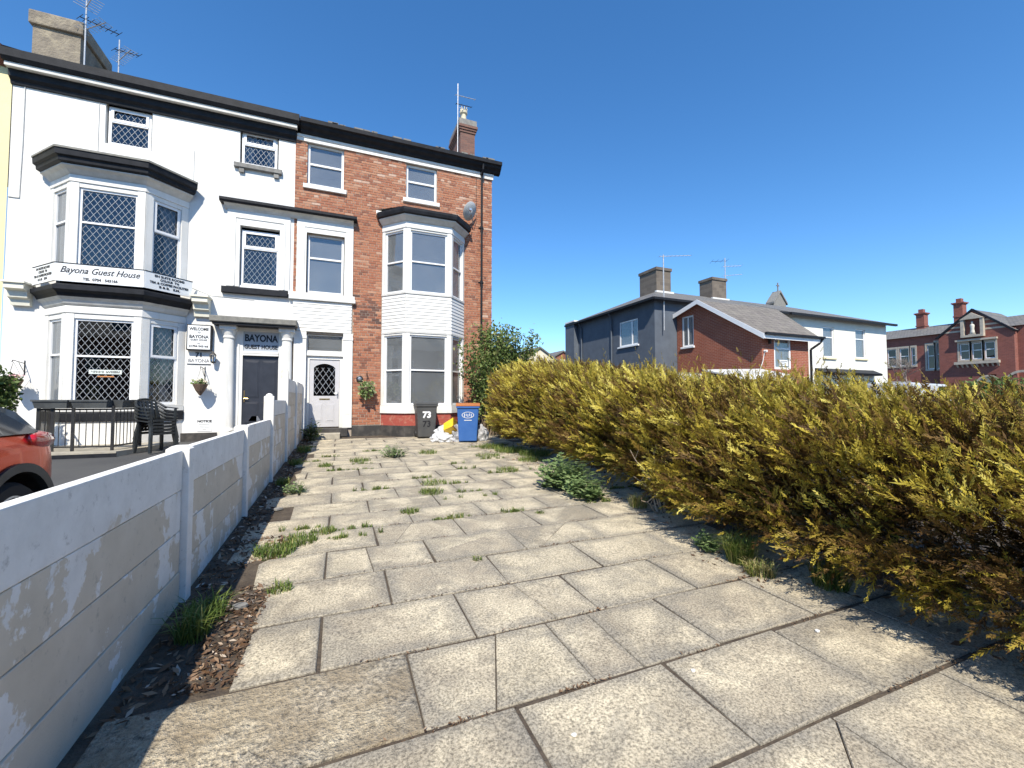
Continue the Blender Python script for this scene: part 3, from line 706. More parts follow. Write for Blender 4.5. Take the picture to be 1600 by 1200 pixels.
# ---------------- white guest house
gh = thing('guest_house', 'white rendered terraced guest house with leaded bay windows and black trim', 'house', (-4.2, FY, 0.28))
B71 = [(-6.45,FY),(-5.78,12.70),(-4.40,12.70),(-3.74,FY)]
ops71 = [(-5.50,-4.56,7.78,8.86),(-2.62,-1.68,7.88,8.90),(-2.56,-1.60,4.50,6.15),(-2.52,-1.52,0.55,3.30),(-6.30,-3.86,1.0,6.5)]
m = MB(); wall_sheet(m, -7.2, -1.25, 0.15, 9.1, ops71, 0.15, MF); m.build('rendered_wall', RENDER, gh, recalc=False)
m = MB(); m.add([(-7.2,22,0.1),(-1.25,22,0.1),(-1.25,22,9.4),(-7.2,22,9.4)], [(0,1,2,3)]); m.build('back_wall', RENDER, gh, recalc=False)
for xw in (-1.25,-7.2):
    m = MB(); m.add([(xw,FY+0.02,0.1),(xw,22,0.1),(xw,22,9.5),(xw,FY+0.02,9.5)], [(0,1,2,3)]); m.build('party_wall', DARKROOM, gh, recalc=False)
for root, xa, xb in ((gh,-7.19,-1.26),(bh_,-1.24,4.74)):  # unseen dark partition and floors added to block daylight behind the panes
    m = MB(); m.add([(xa,16.2,0.1),(xb,16.2,0.1),(xb,16.2,9.4),(xa,16.2,9.4)], [(0,1,2,3)]); m.build('dark_partition', DARKROOM, root, recalc=False)
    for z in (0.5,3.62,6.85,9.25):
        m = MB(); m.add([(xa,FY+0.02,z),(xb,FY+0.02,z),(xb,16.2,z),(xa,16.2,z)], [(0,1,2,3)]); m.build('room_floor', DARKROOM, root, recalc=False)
m = MB()   # plinth along the wall foot
m.box(-7.2,-6.42,FY-0.03,FY+0.03,0.15,0.50); m.build('plinth', PLINTH, gh); m = MB(); m.box(-3.78,-2.98,FY-0.03,FY+0.03,0.15,0.50); m.build('plinth', PLINTH, gh)
m = MB(); m.sweep(B71, [(0,0.2),(0,0.86),(-0.1,0.86),(-0.1,0.2)]); m.build('bay_dado', RENDER, gh)
m = MB(); m.sweep(B71, [(0.04,0.865),(0.04,1.06),(0.02,1.09),(-0.1,1.09),(-0.1,0.865)]); m.build('bay_sill_band', BLACKP, gh)
m = MB(); m.sweep(B71, [(0.03,1.095),(0.03,1.22),(-0.1,1.22),(-0.1,1.095)]); m.build('bay_sill', WHITE, gh)
LB = {}
for lev, (za, zb) in enumerate(((1.225,3.34),(4.42,6.40))):
    for f in range(3):
        p, q = B71[f], B71[f+1]; M, L = face_frame(p, q); pw = 0.15 if f == 1 else 0.16
        for (a, b) in ((0.0,pw),(L-pw,L)):
            m = MB(M); e = 0.0 if f == 1 else 0.004
            m.box(a+(e if a == 0 else 0), b-(e if a else 0), -0.014, 0.10, za, zb); m.build('bay_post', WHITE, gh)
        m = MB(M); m.box(pw, L-pw, -0.004, 0.10, zb-0.10, zb); m.build('bay_head', WHITE, gh)
        if f != 1:
            m = MB(M); m.box(pw+0.0, L-pw, 0.0, 0.10, za, za+0.03); m.build('bay_transom', WHITE, gh)
        ct = {0:[(0.0,1.0,0.0,1)],1:None,2:[(0.35,1.0,0.35,-1)]}[f]
        window(gh, M, pw, L-pw, za+(0.032 if f != 1 else 0.002), zb-0.10, v=0.03, fr=0.05, rail=0.57 if f == 1 else 0.58, lead=(f != 0), topframe=(f == 2), curt=ct)
m = MB(); m.sweep(B71, [(0.015,3.345),(0.03,3.36),(0.03,3.50),(0.015,3.52),(-0.1,3.52),(-0.1,3.345)]); m.build('bay_frieze', WHITE, gh); m = MB(); m.sweep(B71, [(0.015,6.405),(0.03,6.41),(0.03,6.56),(-0.1,6.56),(-0.1,6.405)]); m.build('bay_frieze', WHITE, gh)
m = MB(); m.sweep(B71, [(0.02,3.525),(0.06,3.56),(0.10,3.64),(0.17,3.70),(-0.1,3.70),(-0.1,3.525)]); m.build('bay_cove', COVE, gh); m = MB(); m.sweep(B71, [(0.02,6.565),(0.06,6.60),(0.12,6.66),(0.20,6.70),(0.20,6.725),(-0.1,6.725),(-0.1,6.565)]); m.build('bay_cove', COVE, gh)
m = MB(); m.sweep(B71, [(0.17,3.705),(0.21,3.78),(0.28,3.84),(0.28,3.93),(0.20,3.98),(-0.1,3.98),(-0.1,3.705)]); m.build('bay_cornice', BLACKP, gh); m = MB(); m.sweep(B71, [(0.20,6.73),(0.27,6.76),(0.28,6.84),(0.33,6.87),(0.34,7.0),(-0.1,7.0),(-0.1,6.73)]); m.build('bay_cornice', BLACKP, gh)
m = MB(); m.sweep(B71, [(0.36,7.003),(0.355,7.05),(-0.1,7.11),(-0.1,7.003)]); m.add([(-6.45,FY,7.10),(-5.78,12.7,7.10),(-4.40,12.7,7.10),(-3.74,FY,7.10)], [(0,1,2,3)]); m.build('bay_roof', FELT, gh)
m = MB(); m.box(-4.95,-4.42,12.78,13.05,7.07,7.19); m.build('bay_roof_upstand', FELT, gh)
m = MB(); m.lathe([(0.24,7.06),(0.26,7.2),(0.25,7.23),(0.22,7.23)], (-5.62,13.0,0), 18); o = m.build('roof_pan', pm('rusty_enamel', (0.62,0.55,0.45), (0.40,0.24,0.14), 6, 0.7)); tag(o, 'rusty pale pan lying on the flat roof of guest house bay', 'pan')
# upper and middle windows
window(gh, MF, -5.46, -4.60, 7.79, 8.77, v=0.07, fr=0.06, rail=0.62, lead=True, topframe=True, curt=[(0.75,1.0,0.2,-1)])
window(gh, MF, -2.58, -1.72, 7.89, 8.84, v=0.07, fr=0.06, rail=0.62, lead=True, topframe=True, curt=[(0.0,0.4,0.3,1),(0.6,1.0,0.3,-1)])
window(gh, MF, -2.54, -1.62, 4.51, 6.06, v=0.07, fr=0.06, rail=0.68, lead=True, topframe=True, curt=[(0.7,1.0,0.3,-1)])
m = MB(); m.cbox(-2.74,-1.58,FY-0.10,FY+0.1,7.74,7.87,0.012); m.box(-2.62,-2.50,FY-0.07,FY,7.62,7.738); m.box(-1.78,-1.66,FY-0.07,FY,7.62,7.738); m.build('window_sill', STONE, gh)
for q in ((-2.86,-2.56,4.45,6.62),(-1.60,-1.34,4.45,6.62),(-2.56,-1.60,6.15,6.62)):
    m = MB(); m.box(q[0],q[1],FY-0.04,FY+0.02,q[2],q[3]); m.build('window_surround', WHITE, gh)
for q in ((-2.70,-2.66,4.46,6.34),(-1.50,-1.46,4.46,6.34),(-2.70,-1.46,6.342,6.38)):
    m = MB(); m.box(q[0],q[1],FY-0.06,FY-0.038,q[2],q[3]); m.build('moulding', WHITE, gh)
m = MB(); m.cbox(-2.95,-1.37,FY-0.12,FY,4.25,4.42,0.012); m.build('window_sill', BLACKP, gh)
# hood shared above both middle windows
hood = [(-3.0,FY),(-3.0,FY-0.002),(0.40,FY-0.002),(0.40,FY)]
m = MB(); m.extr([(-2.93,FY,6.55),(-2.93,FY-0.05,6.56),(-2.93,FY-0.09,6.62),(-2.93,FY-0.17,6.68),(-2.93,FY,6.68)], (3.27,0,0)); m.build('hood_cove', COVE, gh)
m = MB(); m.extr([(-3.02,FY,6.682),(-3.02,FY-0.22,6.682),(-3.02,FY-0.25,6.72),(-3.02,FY-0.25,6.79),(-3.02,FY,6.84)], (3.45,0,0)); m.build('hood', BLACKP, gh)
# eaves
m = MB(); m.extr([(-7.22,FY,8.78),(-7.22,FY-0.04,8.78),(-7.22,FY-0.06,8.86),(-7.22,FY-0.13,8.92),(-7.22,FY-0.14,9.06),(-7.22,FY-0.2,9.09),(-7.22,FY,9.10)], (5.98,0,0)); m.build('eaves_board', BLACKP, gh)
m = MB(); m.box(-7.22,-1.20,FY-0.27,FY-0.145,9.07,9.16); m.build('fascia_stripe', COVE, gh)
m = MB(); m.extr([(-7.25,FY-0.20,9.162),(-7.25,FY-0.31,9.17),(-7.25,FY-0.36,9.24),(-7.25,FY-0.37,9.42),(-7.25,FY,9.44),(-7.25,FY,9.162)], (6.11,0,0)); m.build('eaves_gutter', BLACKP, gh)
m = MB(); m.add([(-7.3,FY-0.2,9.45),(-1.26,FY-0.2,9.45),(-1.26,17.7,11.9),(-7.3,17.7,11.9),(-1.26,22.1,9.5),(-7.3,22.1,9.5)], [(0,1,2,3),(3,2,4,5)]); roof71 = m.build('roof', SLATE, gh, recalc=False)
CHR = pm('weathered_render', (0.26,0.22,0.17), (0.17,0.145,0.115), 3, 0.95, 0.9, 18, c3=(0.34,0.29,0.21), s3=2.5, dist=0.03)
m = MB(); m.box(-7.88,-6.88,15.3,16.8,9.9,11.62); m.build('chimney', CHR, roof71)
m = MB(); m.box(-7.95,-6.80,15.22,16.88,11.622,12.0); m.build('chimney_cap', CHR, roof71, bevel=0.04)
for k in range(5):
    m = MB(); m.lathe([(0.07,12.0),(0.06,12.05),(0.03,12.08)], (-7.8+0.2*k+rng.uniform(-.05,.05),15.5+rng.random(),0), 8); m.build('chimney_rubble', STONE, roof71)
# porch: door, fanlight panel, columns, canopy slab
m = MB(); m.box(-2.52,-2.44,FY+0.02,FY+0.12,0.55,3.30); m.box(-1.58,-1.52,FY+0.02,FY+0.12,0.55,3.30); m.box(-2.44,-1.58,FY+0.02,FY+0.12,3.24,3.30); m.box(-2.44,-1.58,FY-0.02,FY+0.12,2.58,2.63); m.box(-2.44,-1.58,FY-0.01,FY+0.12,2.64,2.70); m.build('door_frame', WHITE, gh)
m = MB(); m.box(-2.44,-1.58,FY+0.06,FY+0.10,0.58,2.578); d71 = m.build('door', DOORB, gh)
for x0 in (-2.38,-1.97):
    for (za, zb) in ((0.72,1.30),(1.42,2.44)):
        m = MB(); m.box(x0,x0+0.33,FY+0.052,FY+0.06,za,zb); m.box(x0+0.03,x0+0.30,FY+0.046,FY+0.053,za+0.03,zb-0.03); m.build('door_panel', DOORB, d71, bevel=0.004)
m = MB(); m.box(-2.40,-2.375,FY+0.04,FY+0.06,1.30,1.62); m.tube((-2.39,FY+0.05,1.40),(-2.39,FY+0.0,1.40),0.012); m.tube((-2.39,FY,1.40),(-2.29,FY,1.40),0.011); m.build('handle', BRASS, d71)
m = MB(); m.extr([(-2.28,FY+0.058,0.78),(-1.98,FY+0.058,0.78),(-2.06,FY+0.058,0.92),(-2.20,FY+0.058,0.92)], (0,-0.012,0)); m.build('door_plate', STEEL, d71)
fp = MB(); fp.box(-2.44,-1.58,FY+0.05,FY+0.07,2.70,3.24); fp = fp.build('fanlight_panel', SIGNG, gh)
text('BAYONA', 0.26, Matrix.Translation((-2.01,FY+0.046,3.06)), INK, fp, bold=0.010, fit=0.80)
text('GUEST HOUSE', 0.155, Matrix.Translation((-2.01,FY+0.046,2.82)), INK, fp, bold=0.006, fit=0.80)
for cx_ in (-2.74,-1.36):
    m = MB(); n = 28; prof = []
    rad = lambda i, r: r*(1.0 if i % 2 else 0.93)
    vs = []; zs = [0.62,3.0]
    for z in zs:
        for i in range(n*2): a = math.pi*i/n; r = rad(i, 0.135 if z < 1 else 0.12); vs.append((cx_+r*math.cos(a), FY-0.10+r*math.sin(a), z))
    N2 = n*2; m.add(vs, [(i,(i+1) % N2,N2+(i+1) % N2,N2+i) for i in range(N2)])
    m.lathe([(0.18,0.42),(0.18,0.55),(0.14,0.62)], (cx_,FY-0.10,0), 20); m.lathe([(0.12,3.0),(0.14,3.02),(0.13,3.08),(0.17,3.2),(0.175,3.24)], (cx_,FY-0.10,0), 20); m.box(cx_-0.19,cx_+0.19,FY-0.29,FY,3.24,3.34)
    m.build('porch_column', WHITE, gh)
m = MB(); m.cbox(-3.12,-1.10,FY-0.45,FY,3.40,3.56,0.02); m.build('porch_canopy', FELT, gh)
m = MB(); m.box(-3.06,-1.14,FY-0.40,FY,3.34,3.398); m.build('canopy_edge', BLACKP, gh)
m = MB(); m.cbox(-2.62,-1.2,FY-0.45,FY+0.1,0.25,0.56,0.015); m.build('door_step', STONE, gh)
# scrolled corbels left and right of the bay
for cx_ in (-6.86,-3.36):
    m = MB(); m.extr([(cx_-0.17,FY,3.55),(cx_-0.17,FY-0.10,3.55),(cx_-0.17,FY-0.12,3.68),(cx_-0.17,FY-0.20,3.72),(cx_-0.17,FY-0.22,3.86),(cx_-0.17,FY-0.34,3.90),(cx_-0.17,FY-0.34,4.02),(cx_-0.17,FY,4.02)], (0.34,0,0)); m.box(cx_-0.20,cx_+0.20,FY-0.38,FY,4.022,4.07)
    m.build('corbel', pm('corbel_paint', (0.74,0.72,0.60), (0.66,0.64,0.54), 5, 0.7), gh)
m = MB(); m.path([(-3.70,FY-0.015,4.35),(-3.2,FY-0.015,4.15),(-2.2,FY-0.015,4.12)], 0.006, 5); m.build('cable', COVE, gh); m = MB(); m.path([(-6.98,FY-0.012,8.9),(-6.98,FY-0.012,7.4),(-7.0,FY-0.012,6.1),(-7.19,FY-0.012,6.1)], 0.012, 5); m.build('cable', COVE, gh); m = MB(); m.path([(-5.62,FY-0.012,8.9),(-5.62,FY-0.012,7.4)], 0.006, 5); m.build('cable', COVE, gh); m = MB(); m.path([(-3.65,FY-0.012,8.0),(-3.65,FY-0.012,7.2)], 0.006, 5); m.build('cable', COVE, gh)
# ---------------- signs on the guest house (each lifts off: a thing of its own)
SP = [(p[0], p[1]) for p in B71]
def bay_sign(f, lines, label, w_in=0.0):
    p, q = B71[f], B71[f+1]; M, L = face_frame(p, q)
    k = 0.24*math.tan(0.5*abs(math.atan2(0.70,0.67)))  # mitre so that the three boards meet
    ex = 0.105; a0, a1 = (-ex, L+ex) if f == 1 else ((0.0, L+ex) if f == 0 else (-ex, L))
    o = M @ Vector((L/2, -0.24, 4.2)); s = thing('sign', label, 'sign', o)
    m = MB(M); m.box(a0+0.004, a1-0.004, -0.255, -0.22, 4.02, 4.42); bd = m.build('board', SIGNW, s)
    m = MB(M); m.box(a0+0.004, a1-0.004, -0.262, -0.222, 4.423, 4.44); m.build('trim', BLACKP, s)
    for body, size, du, z, kw in lines:
        text(body, size, M @ Matrix.Translation(((a0+a1)/2+du, -0.258, z)), INK, s, **kw)
side = [('EN SUITE ROOMS', 0.075, 0, 4.355, dict(bold=0.003, fit=0.66)), ('COLOUR  TVs', 0.075, 0, 4.275, dict(bold=0.003, fit=0.42)), ('TEA & COFFEE FACILITIES', 0.075, 0, 4.19, dict(bold=0.003, fit=0.86)), ('B & B.   E.M.', 0.075, 0, 4.105, dict(bold=0.003, fit=0.46))]
bay_sign(1, [('Bayona Guest House', 0.20, 0.0, 4.28, dict(shear=0.4, bold=0.002, fit=1.42)), ('TEL  0704   543166', 0.085, 0.0, 4.095, dict(bold=0.003, fit=0.62))], 'long white name board with large italic lettering on guest house bay')
bay_sign(0, side, 'white board of small black lettering on left cheek of the bay')
bay_sign(2, side, 'white board of small black lettering on right cheek of the bay')
s = thing('sign', 'white framed welcome sign box beside the guest house porch', 'sign', (-3.40,FY,3.0))
m = MB(); m.box(-3.67,-3.13,FY-0.13,FY-0.005,2.66,3.33); m.build('case', BLACKP, s); m = MB(); m.box(-3.645,-3.155,FY-0.14,FY-0.128,2.685,3.305); m.build('face', SIGNW, s)
for body, size, z, b in (('WELCOME',0.105,3.21,0.003),('TO',0.055,3.12,0.001),('BAYONA',0.115,3.01,0.003),('GUEST HOUSE',0.06,2.925,0.001),('TEL',0.04,2.83,0.0),('01704 543166',0.07,2.76,0.002)):
    text(body, size, Matrix.Translation((-3.40,FY-0.143,z)), INK, s, bold=b, fit={'TO':0.07,'TEL':0.07,'GUEST HOUSE':0.36}.get(body,0.42))
s = thing('house_number', 'black number 71 above the name plaque on white wall', 'number', (-3.42,FY,2.56)); text('71', 0.16, Matrix.Translation((-3.42,FY-0.008,2.545)), INK, s, bold=0.006)
s = thing('name_plaque', 'white name plaque with grey capitals under number 71', 'plaque', (-3.42,FY,2.38))
m = MB(); m.box(-3.68,-3.16,FY-0.014,FY-0.002,2.30,2.47); m.build('plate', SIGNW, s); text('BAYONA', 0.13, Matrix.Translation((-3.42,FY-0.017,2.39)), pm('grey_ink', (0.12,0.12,0.13)), s, bold=0.001, fit=0.46); m = MB(); m.box(-3.68,-3.16,FY-0.02,FY-0.013,2.295,2.312); m.build('rule', INK, s)
s = thing('notice_plate', 'small white notice plate low on wall left of the porch', 'notice', (-3.26,FY,0.70))
m = MB(); m.box(-3.42,-3.10,FY-0.012,FY-0.002,0.54,0.86); m.build('plate', SIGNW, s); text('NOTICE', 0.085, Matrix.Translation((-3.26,FY-0.015,0.80)), INK, s, bold=0.004)
for k in range(4):
    m = MB(); w = (0.12,0.11,0.12,0.04)[k]; m.box(-3.26-w,-3.26+w,FY-0.0135,FY-0.011,0.715-k*0.045,0.722-k*0.045); m.build('print_line', INK, s)
s = thing('window_sign', 'narrow pale sign with small dark print in lower leaded bay window', 'sign', (-5.1,12.74,2.0))
M1 = face_frame(B71[1], B71[2])[0]; m = MB(M1); m.box(0.42,1.02,0.044,0.050,1.965,2.065); m.build('board', pm('pale_green_board', (0.70,0.76,0.71)), s)
m = MB(M1); rp = random.Random(5)      # the words are too small to read in the photograph: two runs of letter-sized strokes
for ua, ub in ((0.46,0.695),(0.725,0.985)):
    u = ua
    while u < ub:
        w = rp.uniform(0.006,0.012); m.box(u,u+w,0.0425,0.0445,1.988+rp.choice((0,0,0.018)),2.042-rp.choice((0,0,0.018))); u += w+rp.uniform(0.005,0.010)
m.build('print', INK, s, kind='stuff')
m = MB(M1); m.box(0.58,0.88,0.044,0.050,1.895,1.922); m.build('orange_strip', pm('orange_strip', (0.6,0.25,0.08)), s)
# wall lantern, door bell, hanging baskets
def lantern(x, z, label):
    s = thing('wall_lantern', label, 'lantern', (x,FY,z)); y = FY-0.16
    m = MB(); m.box(x-0.03,x+0.03,FY-0.015,FY,z-0.10,z+0.06); m.path([(x,FY-0.01,z-0.04),(x,FY-0.10,z-0.13),(x,y,z-0.11)], 0.008, 6); m.lathe([(0.02,z-0.12),(0.05,z-0.09),(0.05,z-0.08)], (x,y,0), 6); m.lathe([(0.085,z+0.09),(0.08,z+0.10),(0.03,z+0.16),(0.008,z+0.19)], (x,y,0), 6)
    for k in range(6):
        a = k*math.pi/3; m.tube((x+0.05*math.cos(a),y+0.05*math.sin(a),z-0.08),(x+0.075*math.cos(a),y+0.075*math.sin(a),z+0.09),0.005,4)
    m.build('frame', BLACKM, s); m = MB(); m.lathe([(0.044,z-0.078),(0.068,z+0.088)], (x,y,0), 6); m.build('glass', glass_mat('lantern_glass', (0.9,0.9,0.88), 0.1), s)
lantern(-3.08, 2.45, 'black carriage lantern on white wall beside the welcome sign')
s = thing('wall_ornament', 'small round dark wall ornament on brick beside the basket bracket', 'ornament', (0.57,FY,1.99))
m = MB(); m.lathe([(0.075,FY-0.05),(0.10,FY-0.04),(0.10,FY-0.015),(0.06,FY-0.01)], (0.57,0,1.99), 16, 'Y'); m.build('ring', BLACKM, s); m = MB(); m.lathe([(0.02,FY-0.06),(0.05,FY-0.055),(0.06,FY-0.045)], (0.57,0,1.99), 10, 'Y'); m.build('boss', STEEL, s)
def leafcloud(n, c, rad, size, seed, flat=0.0, down=0.0):
    r = np.random.RandomState(seed); P = r.normal(0, 1, (n,3)); P /= np.linalg.norm(P,axis=1)[:,None]; P *= (r.rand(n,1)**0.5)
    P = P*np.array(rad)+np.array(c); A = r.normal(0,1,(n,3)); A[:,2] -= down; A /= np.linalg.norm(A,axis=1)[:,None]; Bv = np.cross(A, r.normal(0,1,(n,3))); Bv /= np.linalg.norm(Bv,axis=1)[:,None]
    s = size*(0.6+0.8*r.rand(n,1)); V = np.stack([P-A*s*0.1, P+A*s*0.45+Bv*s*0.38, P+A*s, P+A*s*0.45-Bv*s*0.38], 1).reshape(-1,3)
    F = np.arange(4*n).reshape(-1,4); T = np.repeat(r.rand(n), 4); return V, F, T
def basket(x, z, p, label, kind, seed):
    s = thing('hanging_basket', label, 'hanging basket', (x,FY,z)); y = FY-p
    m = MB(); m.tube((x+0.02,FY-0.01,z+0.62),(x+0.02,FY-0.01,z+0.28),0.010,6); m.path([(x+0.02,FY-0.01,z+0.55),(x,y-0.02,z+0.60),(x,y-0.05,z+0.55)], 0.009, 6); m.tube((x+0.02,FY-0.01,z+0.34),(x,y*0.5+FY*0.5,z+0.56),0.006,5); m.build('bracket', BLACKM, s)
    m = MB()
    for k in range(3):
        a = k*2.1+0.4; m.tube((x,y,z+0.56),(x+0.16*math.cos(a),y+0.16*math.sin(a),z+0.14),0.003,4)
    m.build('chain', BLACKM, s)
    m = MB(); m.lathe([(0.17,z+0.15),(0.165,z+0.13),(0.10,z-0.02),(0.02,z-0.14),(0.0,z-0.15)], (x,y,0), 14); m.build('basket', pm('coir%d' % seed, (0.11,0.07,0.045), (0.18,0.12,0.08), 30, 0.95, 0.8, 60), s)
    if kind == 'ivy':
        V, F, T = leafcloud(420, (x,y,z+0.08), (0.24,0.20,0.26), 0.085, seed, down=0.5); np_mesh('foliage', V, F, IVYM, s, T)
    else:
        V, F, T = leafcloud(130, (x,y,z+0.19), (0.17,0.15,0.07), 0.06, seed); np_mesh('foliage', V, F, WEEDM if kind == 'green' else IVYM, s, T*0.8)
        V, F, T = leafcloud(50, (x+0.03,y,z+0.24), (0.16,0.13,0.05), 0.05, seed+1); np_mesh('flowers', V, F, pm('petal%d' % seed, (0.55,0.22,0.30) if kind == 'green' else (0.75,0.70,0.50), (0.75,0.55,0.5), 20, 0.8), s)
basket(0.76, 1.60, 0.26, 'hanging basket trailing variegated ivy on the brick wall', 'ivy', 3)
basket(-3.30, 1.62, 0.30, 'small cone hanging basket on white wall under the name plaque', 'pale', 5)
basket(-6.80, 1.66, 0.34, 'cone hanging basket with pink flowers at left end of white wall', 'green', 9)
# satellite dish
s = thing('satellite_dish', 'grey satellite dish fixed by the brick house bay cornice', 'satellite dish', (3.98,FY,7.3))
m = MB(Matrix.Translation((3.92,FY-0.34,7.50)) @ Matrix.Rotation(R(38),4,'Z') @ Matrix.Rotation(R(-62),4,'X'))
m.lathe([(0.0,0.0),(0.10,0.008),(0.20,0.03),(0.30,0.07),(0.305,0.075),(0.30,0.08),(0.20,0.04),(0.10,0.018),(0.0,0.01)], (0,0,0), 24); m.build('dish', pm('dish_grey', (0.46,0.47,0.47), (0.38,0.39,0.38), 5, 0.6), s, smooth=True)
m = MB(); m.path([(4.02,FY-0.01,7.22),(4.02,FY-0.16,7.25),(3.94,FY-0.30,7.44)], 0.018, 6); m.path([(3.93,FY-0.34,7.36),(3.80,FY-0.62,7.42)], 0.010, 5); m.box(3.76,3.84,FY-0.68,FY-0.60,7.39,7.46); m.build('arm', STEEL, s)
# tv aerials
def yagi(m, c, axis, n, L, el, up=(0,0,1)):
    c = Vector(c); a = Vector(axis).normalized(); e = a.cross(Vector(up)).normalized()
    m.tube(c-a*L*0.5, c+a*L*0.5, 0.014, 5)
    for k in range(n):
        q = c + a*L*(k/(n-1)-0.5); m.tube(q-e*el*0.5, q+e*el*0.5, 0.0075, 4)
def aerial(name, x, y, z0, z1, label, yags, mastr=0.02):
    s = thing(name, label, 'aerial', (x,y,z0)); m = MB(); m.tube((x,y,z0),(x,y,z1),mastr,8); m.build('mast', GALV, s)
    for k, (dz, ax, n, L, el) in enumerate(yags):
        m = MB(); yagi(m, (x+ax[0]*L*0.4, y+ax[1]*L*0.4, z0+dz), ax, n, L, el); m.build('antenna', BLACKM if k % 2 else GALV, s)
aerial('tv_aerial', -6.74, 15.2, 10.6, 12.9, 'tv aerials with many rods on white mast at big rendered chimney', [(1.2,(0.7,-0.5,0.05),9,0.9,0.34),(1.55,(0.6,0.6,0.2),8,0.9,0.34),(1.85,(0.5,-0.7,0),6,0.6,0.5)])
aerial('tv_aerial', -6.58, 16.7, 11.0, 12.75, 'smaller dark tv aerial standing behind the rendered chimney', [(1.1,(0.6,-0.7,0.05),9,0.9,0.34),(1.5,(0.5,0.5,0.3),7,0.7,0.34)])
aerial('tv_aerial', 3.90, 14.75, 9.8, 13.0, 'tall thin aerial masts strapped to the brick chimney', [(2.85,(0.9,0.3,0.25),4,0.9,0.1),(2.5,(0.9,0.3,0.25),4,0.7,0.1)], 0.016)
# ---------------- yellow neighbour at the left edge
nh = thing('cream_house', 'pale yellow rendered house at the left edge beside guest house', 'house', (-9.5,FY,0.28))
m = MB(); wall_sheet(m, -13, -7.203, 0.15, 9.3, [(-9.6,-8.6,7.7,8.8),(-10.4,-8.6,4.4,6.2),(-9.6,-8.6,0.6,2.7)], 0.12, Matrix.Translation((0,FY-0.02,0))); m.build('rendered_wall', pm('yellow_render', (0.74,0.66,0.38), (0.68,0.60,0.35), 2, 0.8, 0.3, 30), nh, recalc=False)
for q in ((-9.6,-8.6,7.7,8.8),(-10.4,-8.6,4.4,6.2)): window(nh, Matrix.Translation((0,FY-0.02,0)), *q, v=0.06, rail=0.5)
m = MB(); m.box(-9.55,-8.65,FY+0.05,FY+0.09,0.6,2.7); m.build('door', DOORB, nh)
m = MB(); m.extr([(-13,FY-0.05,9.15),(-13,FY-0.3,9.3),(-13,FY-0.34,9.5),(-13,FY,9.55)], (5.74,0,0)); m.build('eaves_gutter', pm('red_brown_paint', (0.20,0.07,0.05)), nh)
m = MB(); m.add([(-13,FY-0.2,9.56),(-7.31,FY-0.2,9.56),(-7.31,17.7,12.1),(-13,17.7,12.1),(-7.31,22,9.5),(-13,22,9.5)], [(0,1,2,3),(3,2,4,5)]); m.build('roof', SLATE, nh, recalc=False)

# ---------------- railing, planters, chairs on the step
rl = thing('railing', 'black iron railing on the step in front of guest house bay', 'railing', (-4.8,11.2,0.335))
RP = [(-5.75,12.2),(-5.48,11.28),(-4.26,11.10),(-4.12,12.0)]
for i in range(3):
    a = Vector((*RP[i],0)); b = Vector((*RP[i+1],0)); L = (b-a).length
    m = MB(); m.tube(a+Vector((0,0,1.17)), b+Vector((0,0,1.17)), 0.018, 6); m.build('rail', BLACKM, rl); m = MB(); m.tube(a+Vector((0,0,0.42)), b+Vector((0,0,0.42)), 0.018, 6); m.build('rail', BLACKM, rl)
    n = int(L/0.105)
    for k in range(1, n):
        q = a+(b-a)*k/n; m = MB(); m.tube(q+Vector((0,0,0.42)), q+Vector((0,0,1.17)), 0.008, 5); m.build('bar', BLACKM, rl)
for (x, y) in RP+[(-5.25,11.246),(-4.92,11.197)]:
    m = MB(); m.box(x-0.022,x+0.022,y-0.022,y+0.022,0.335,1.24); m.build('post', BLACKM, rl)
def planter(p, q, label):
    p = Vector((*p,0)); q = Vector((*q,0)); a = math.atan2((q-p).y,(q-p).x); L = (q-p).length
    s = thing('window_box', label, 'planter', ((p+q)/2)+Vector((0,0,1.19)), 'empty planters on the railing')
    M = Matrix.Translation(p) @ Matrix.Rotation(a,4,'Z'); m = MB(M)
    for (za, zb, o1, o2) in ((1.195,1.36,0.09,0.125),):
        vs = [(0.03,-o1,za),(L-0.03,-o1,za),(L-0.03,o1,za),(0.03,o1,za),(0,-o2,zb),(L,-o2,zb),(L,o2,zb),(0,o2,zb),(0.025,-o2+0.025,zb),(L-0.025,-o2+0.025,zb),(L-0.025,o2-0.025,zb),(0.025,o2-0.025,zb),(0.05,-o1+0.02,zb-0.05),(L-0.05,-o1+0.02,zb-0.05),(L-0.05,o1-0.02,zb-0.05),(0.05,o1-0.02,zb-0.05)]
        m.add(vs, [(0,3,2,1),(0,1,5,4),(1,2,6,5),(2,3,7,6),(3,0,4,7),(4,5,9,8),(5,6,10,9),(6,7,11,10),(7,4,8,11),(8,9,13,12),(9,10,14,13),(10,11,15,14),(11,8,12,15),(12,13,14,15)])
    m.box(-0.012,L+0.012,-0.137,-0.118,1.33,1.365); m.box(-0.012,L+0.012,0.118,0.137,1.33,1.365); m.build('trough', pm('planter_plastic', (0.045,0.048,0.05), (0.08,0.085,0.085), 5, 0.6), s)
    m = MB(M); m.box(0.05,L-0.05,-0.09,0.09,1.31,1.325); m.build('soil', SOIL, s)
planter((-5.52,11.30), (-4.95,11.20), 'leftmost grey trough planter on the black railing')
planter((-4.90,11.19), (-4.30,11.10), 'middle grey trough planter on the black railing')
planter((-4.24,11.15), (-4.10,11.95), 'right grey trough planter on railing, end-on behind the chairs')
PLAS = pm('black_plastic', (0.015,0.018,0.020), (0.03,0.034,0.036), 6, 0.42)
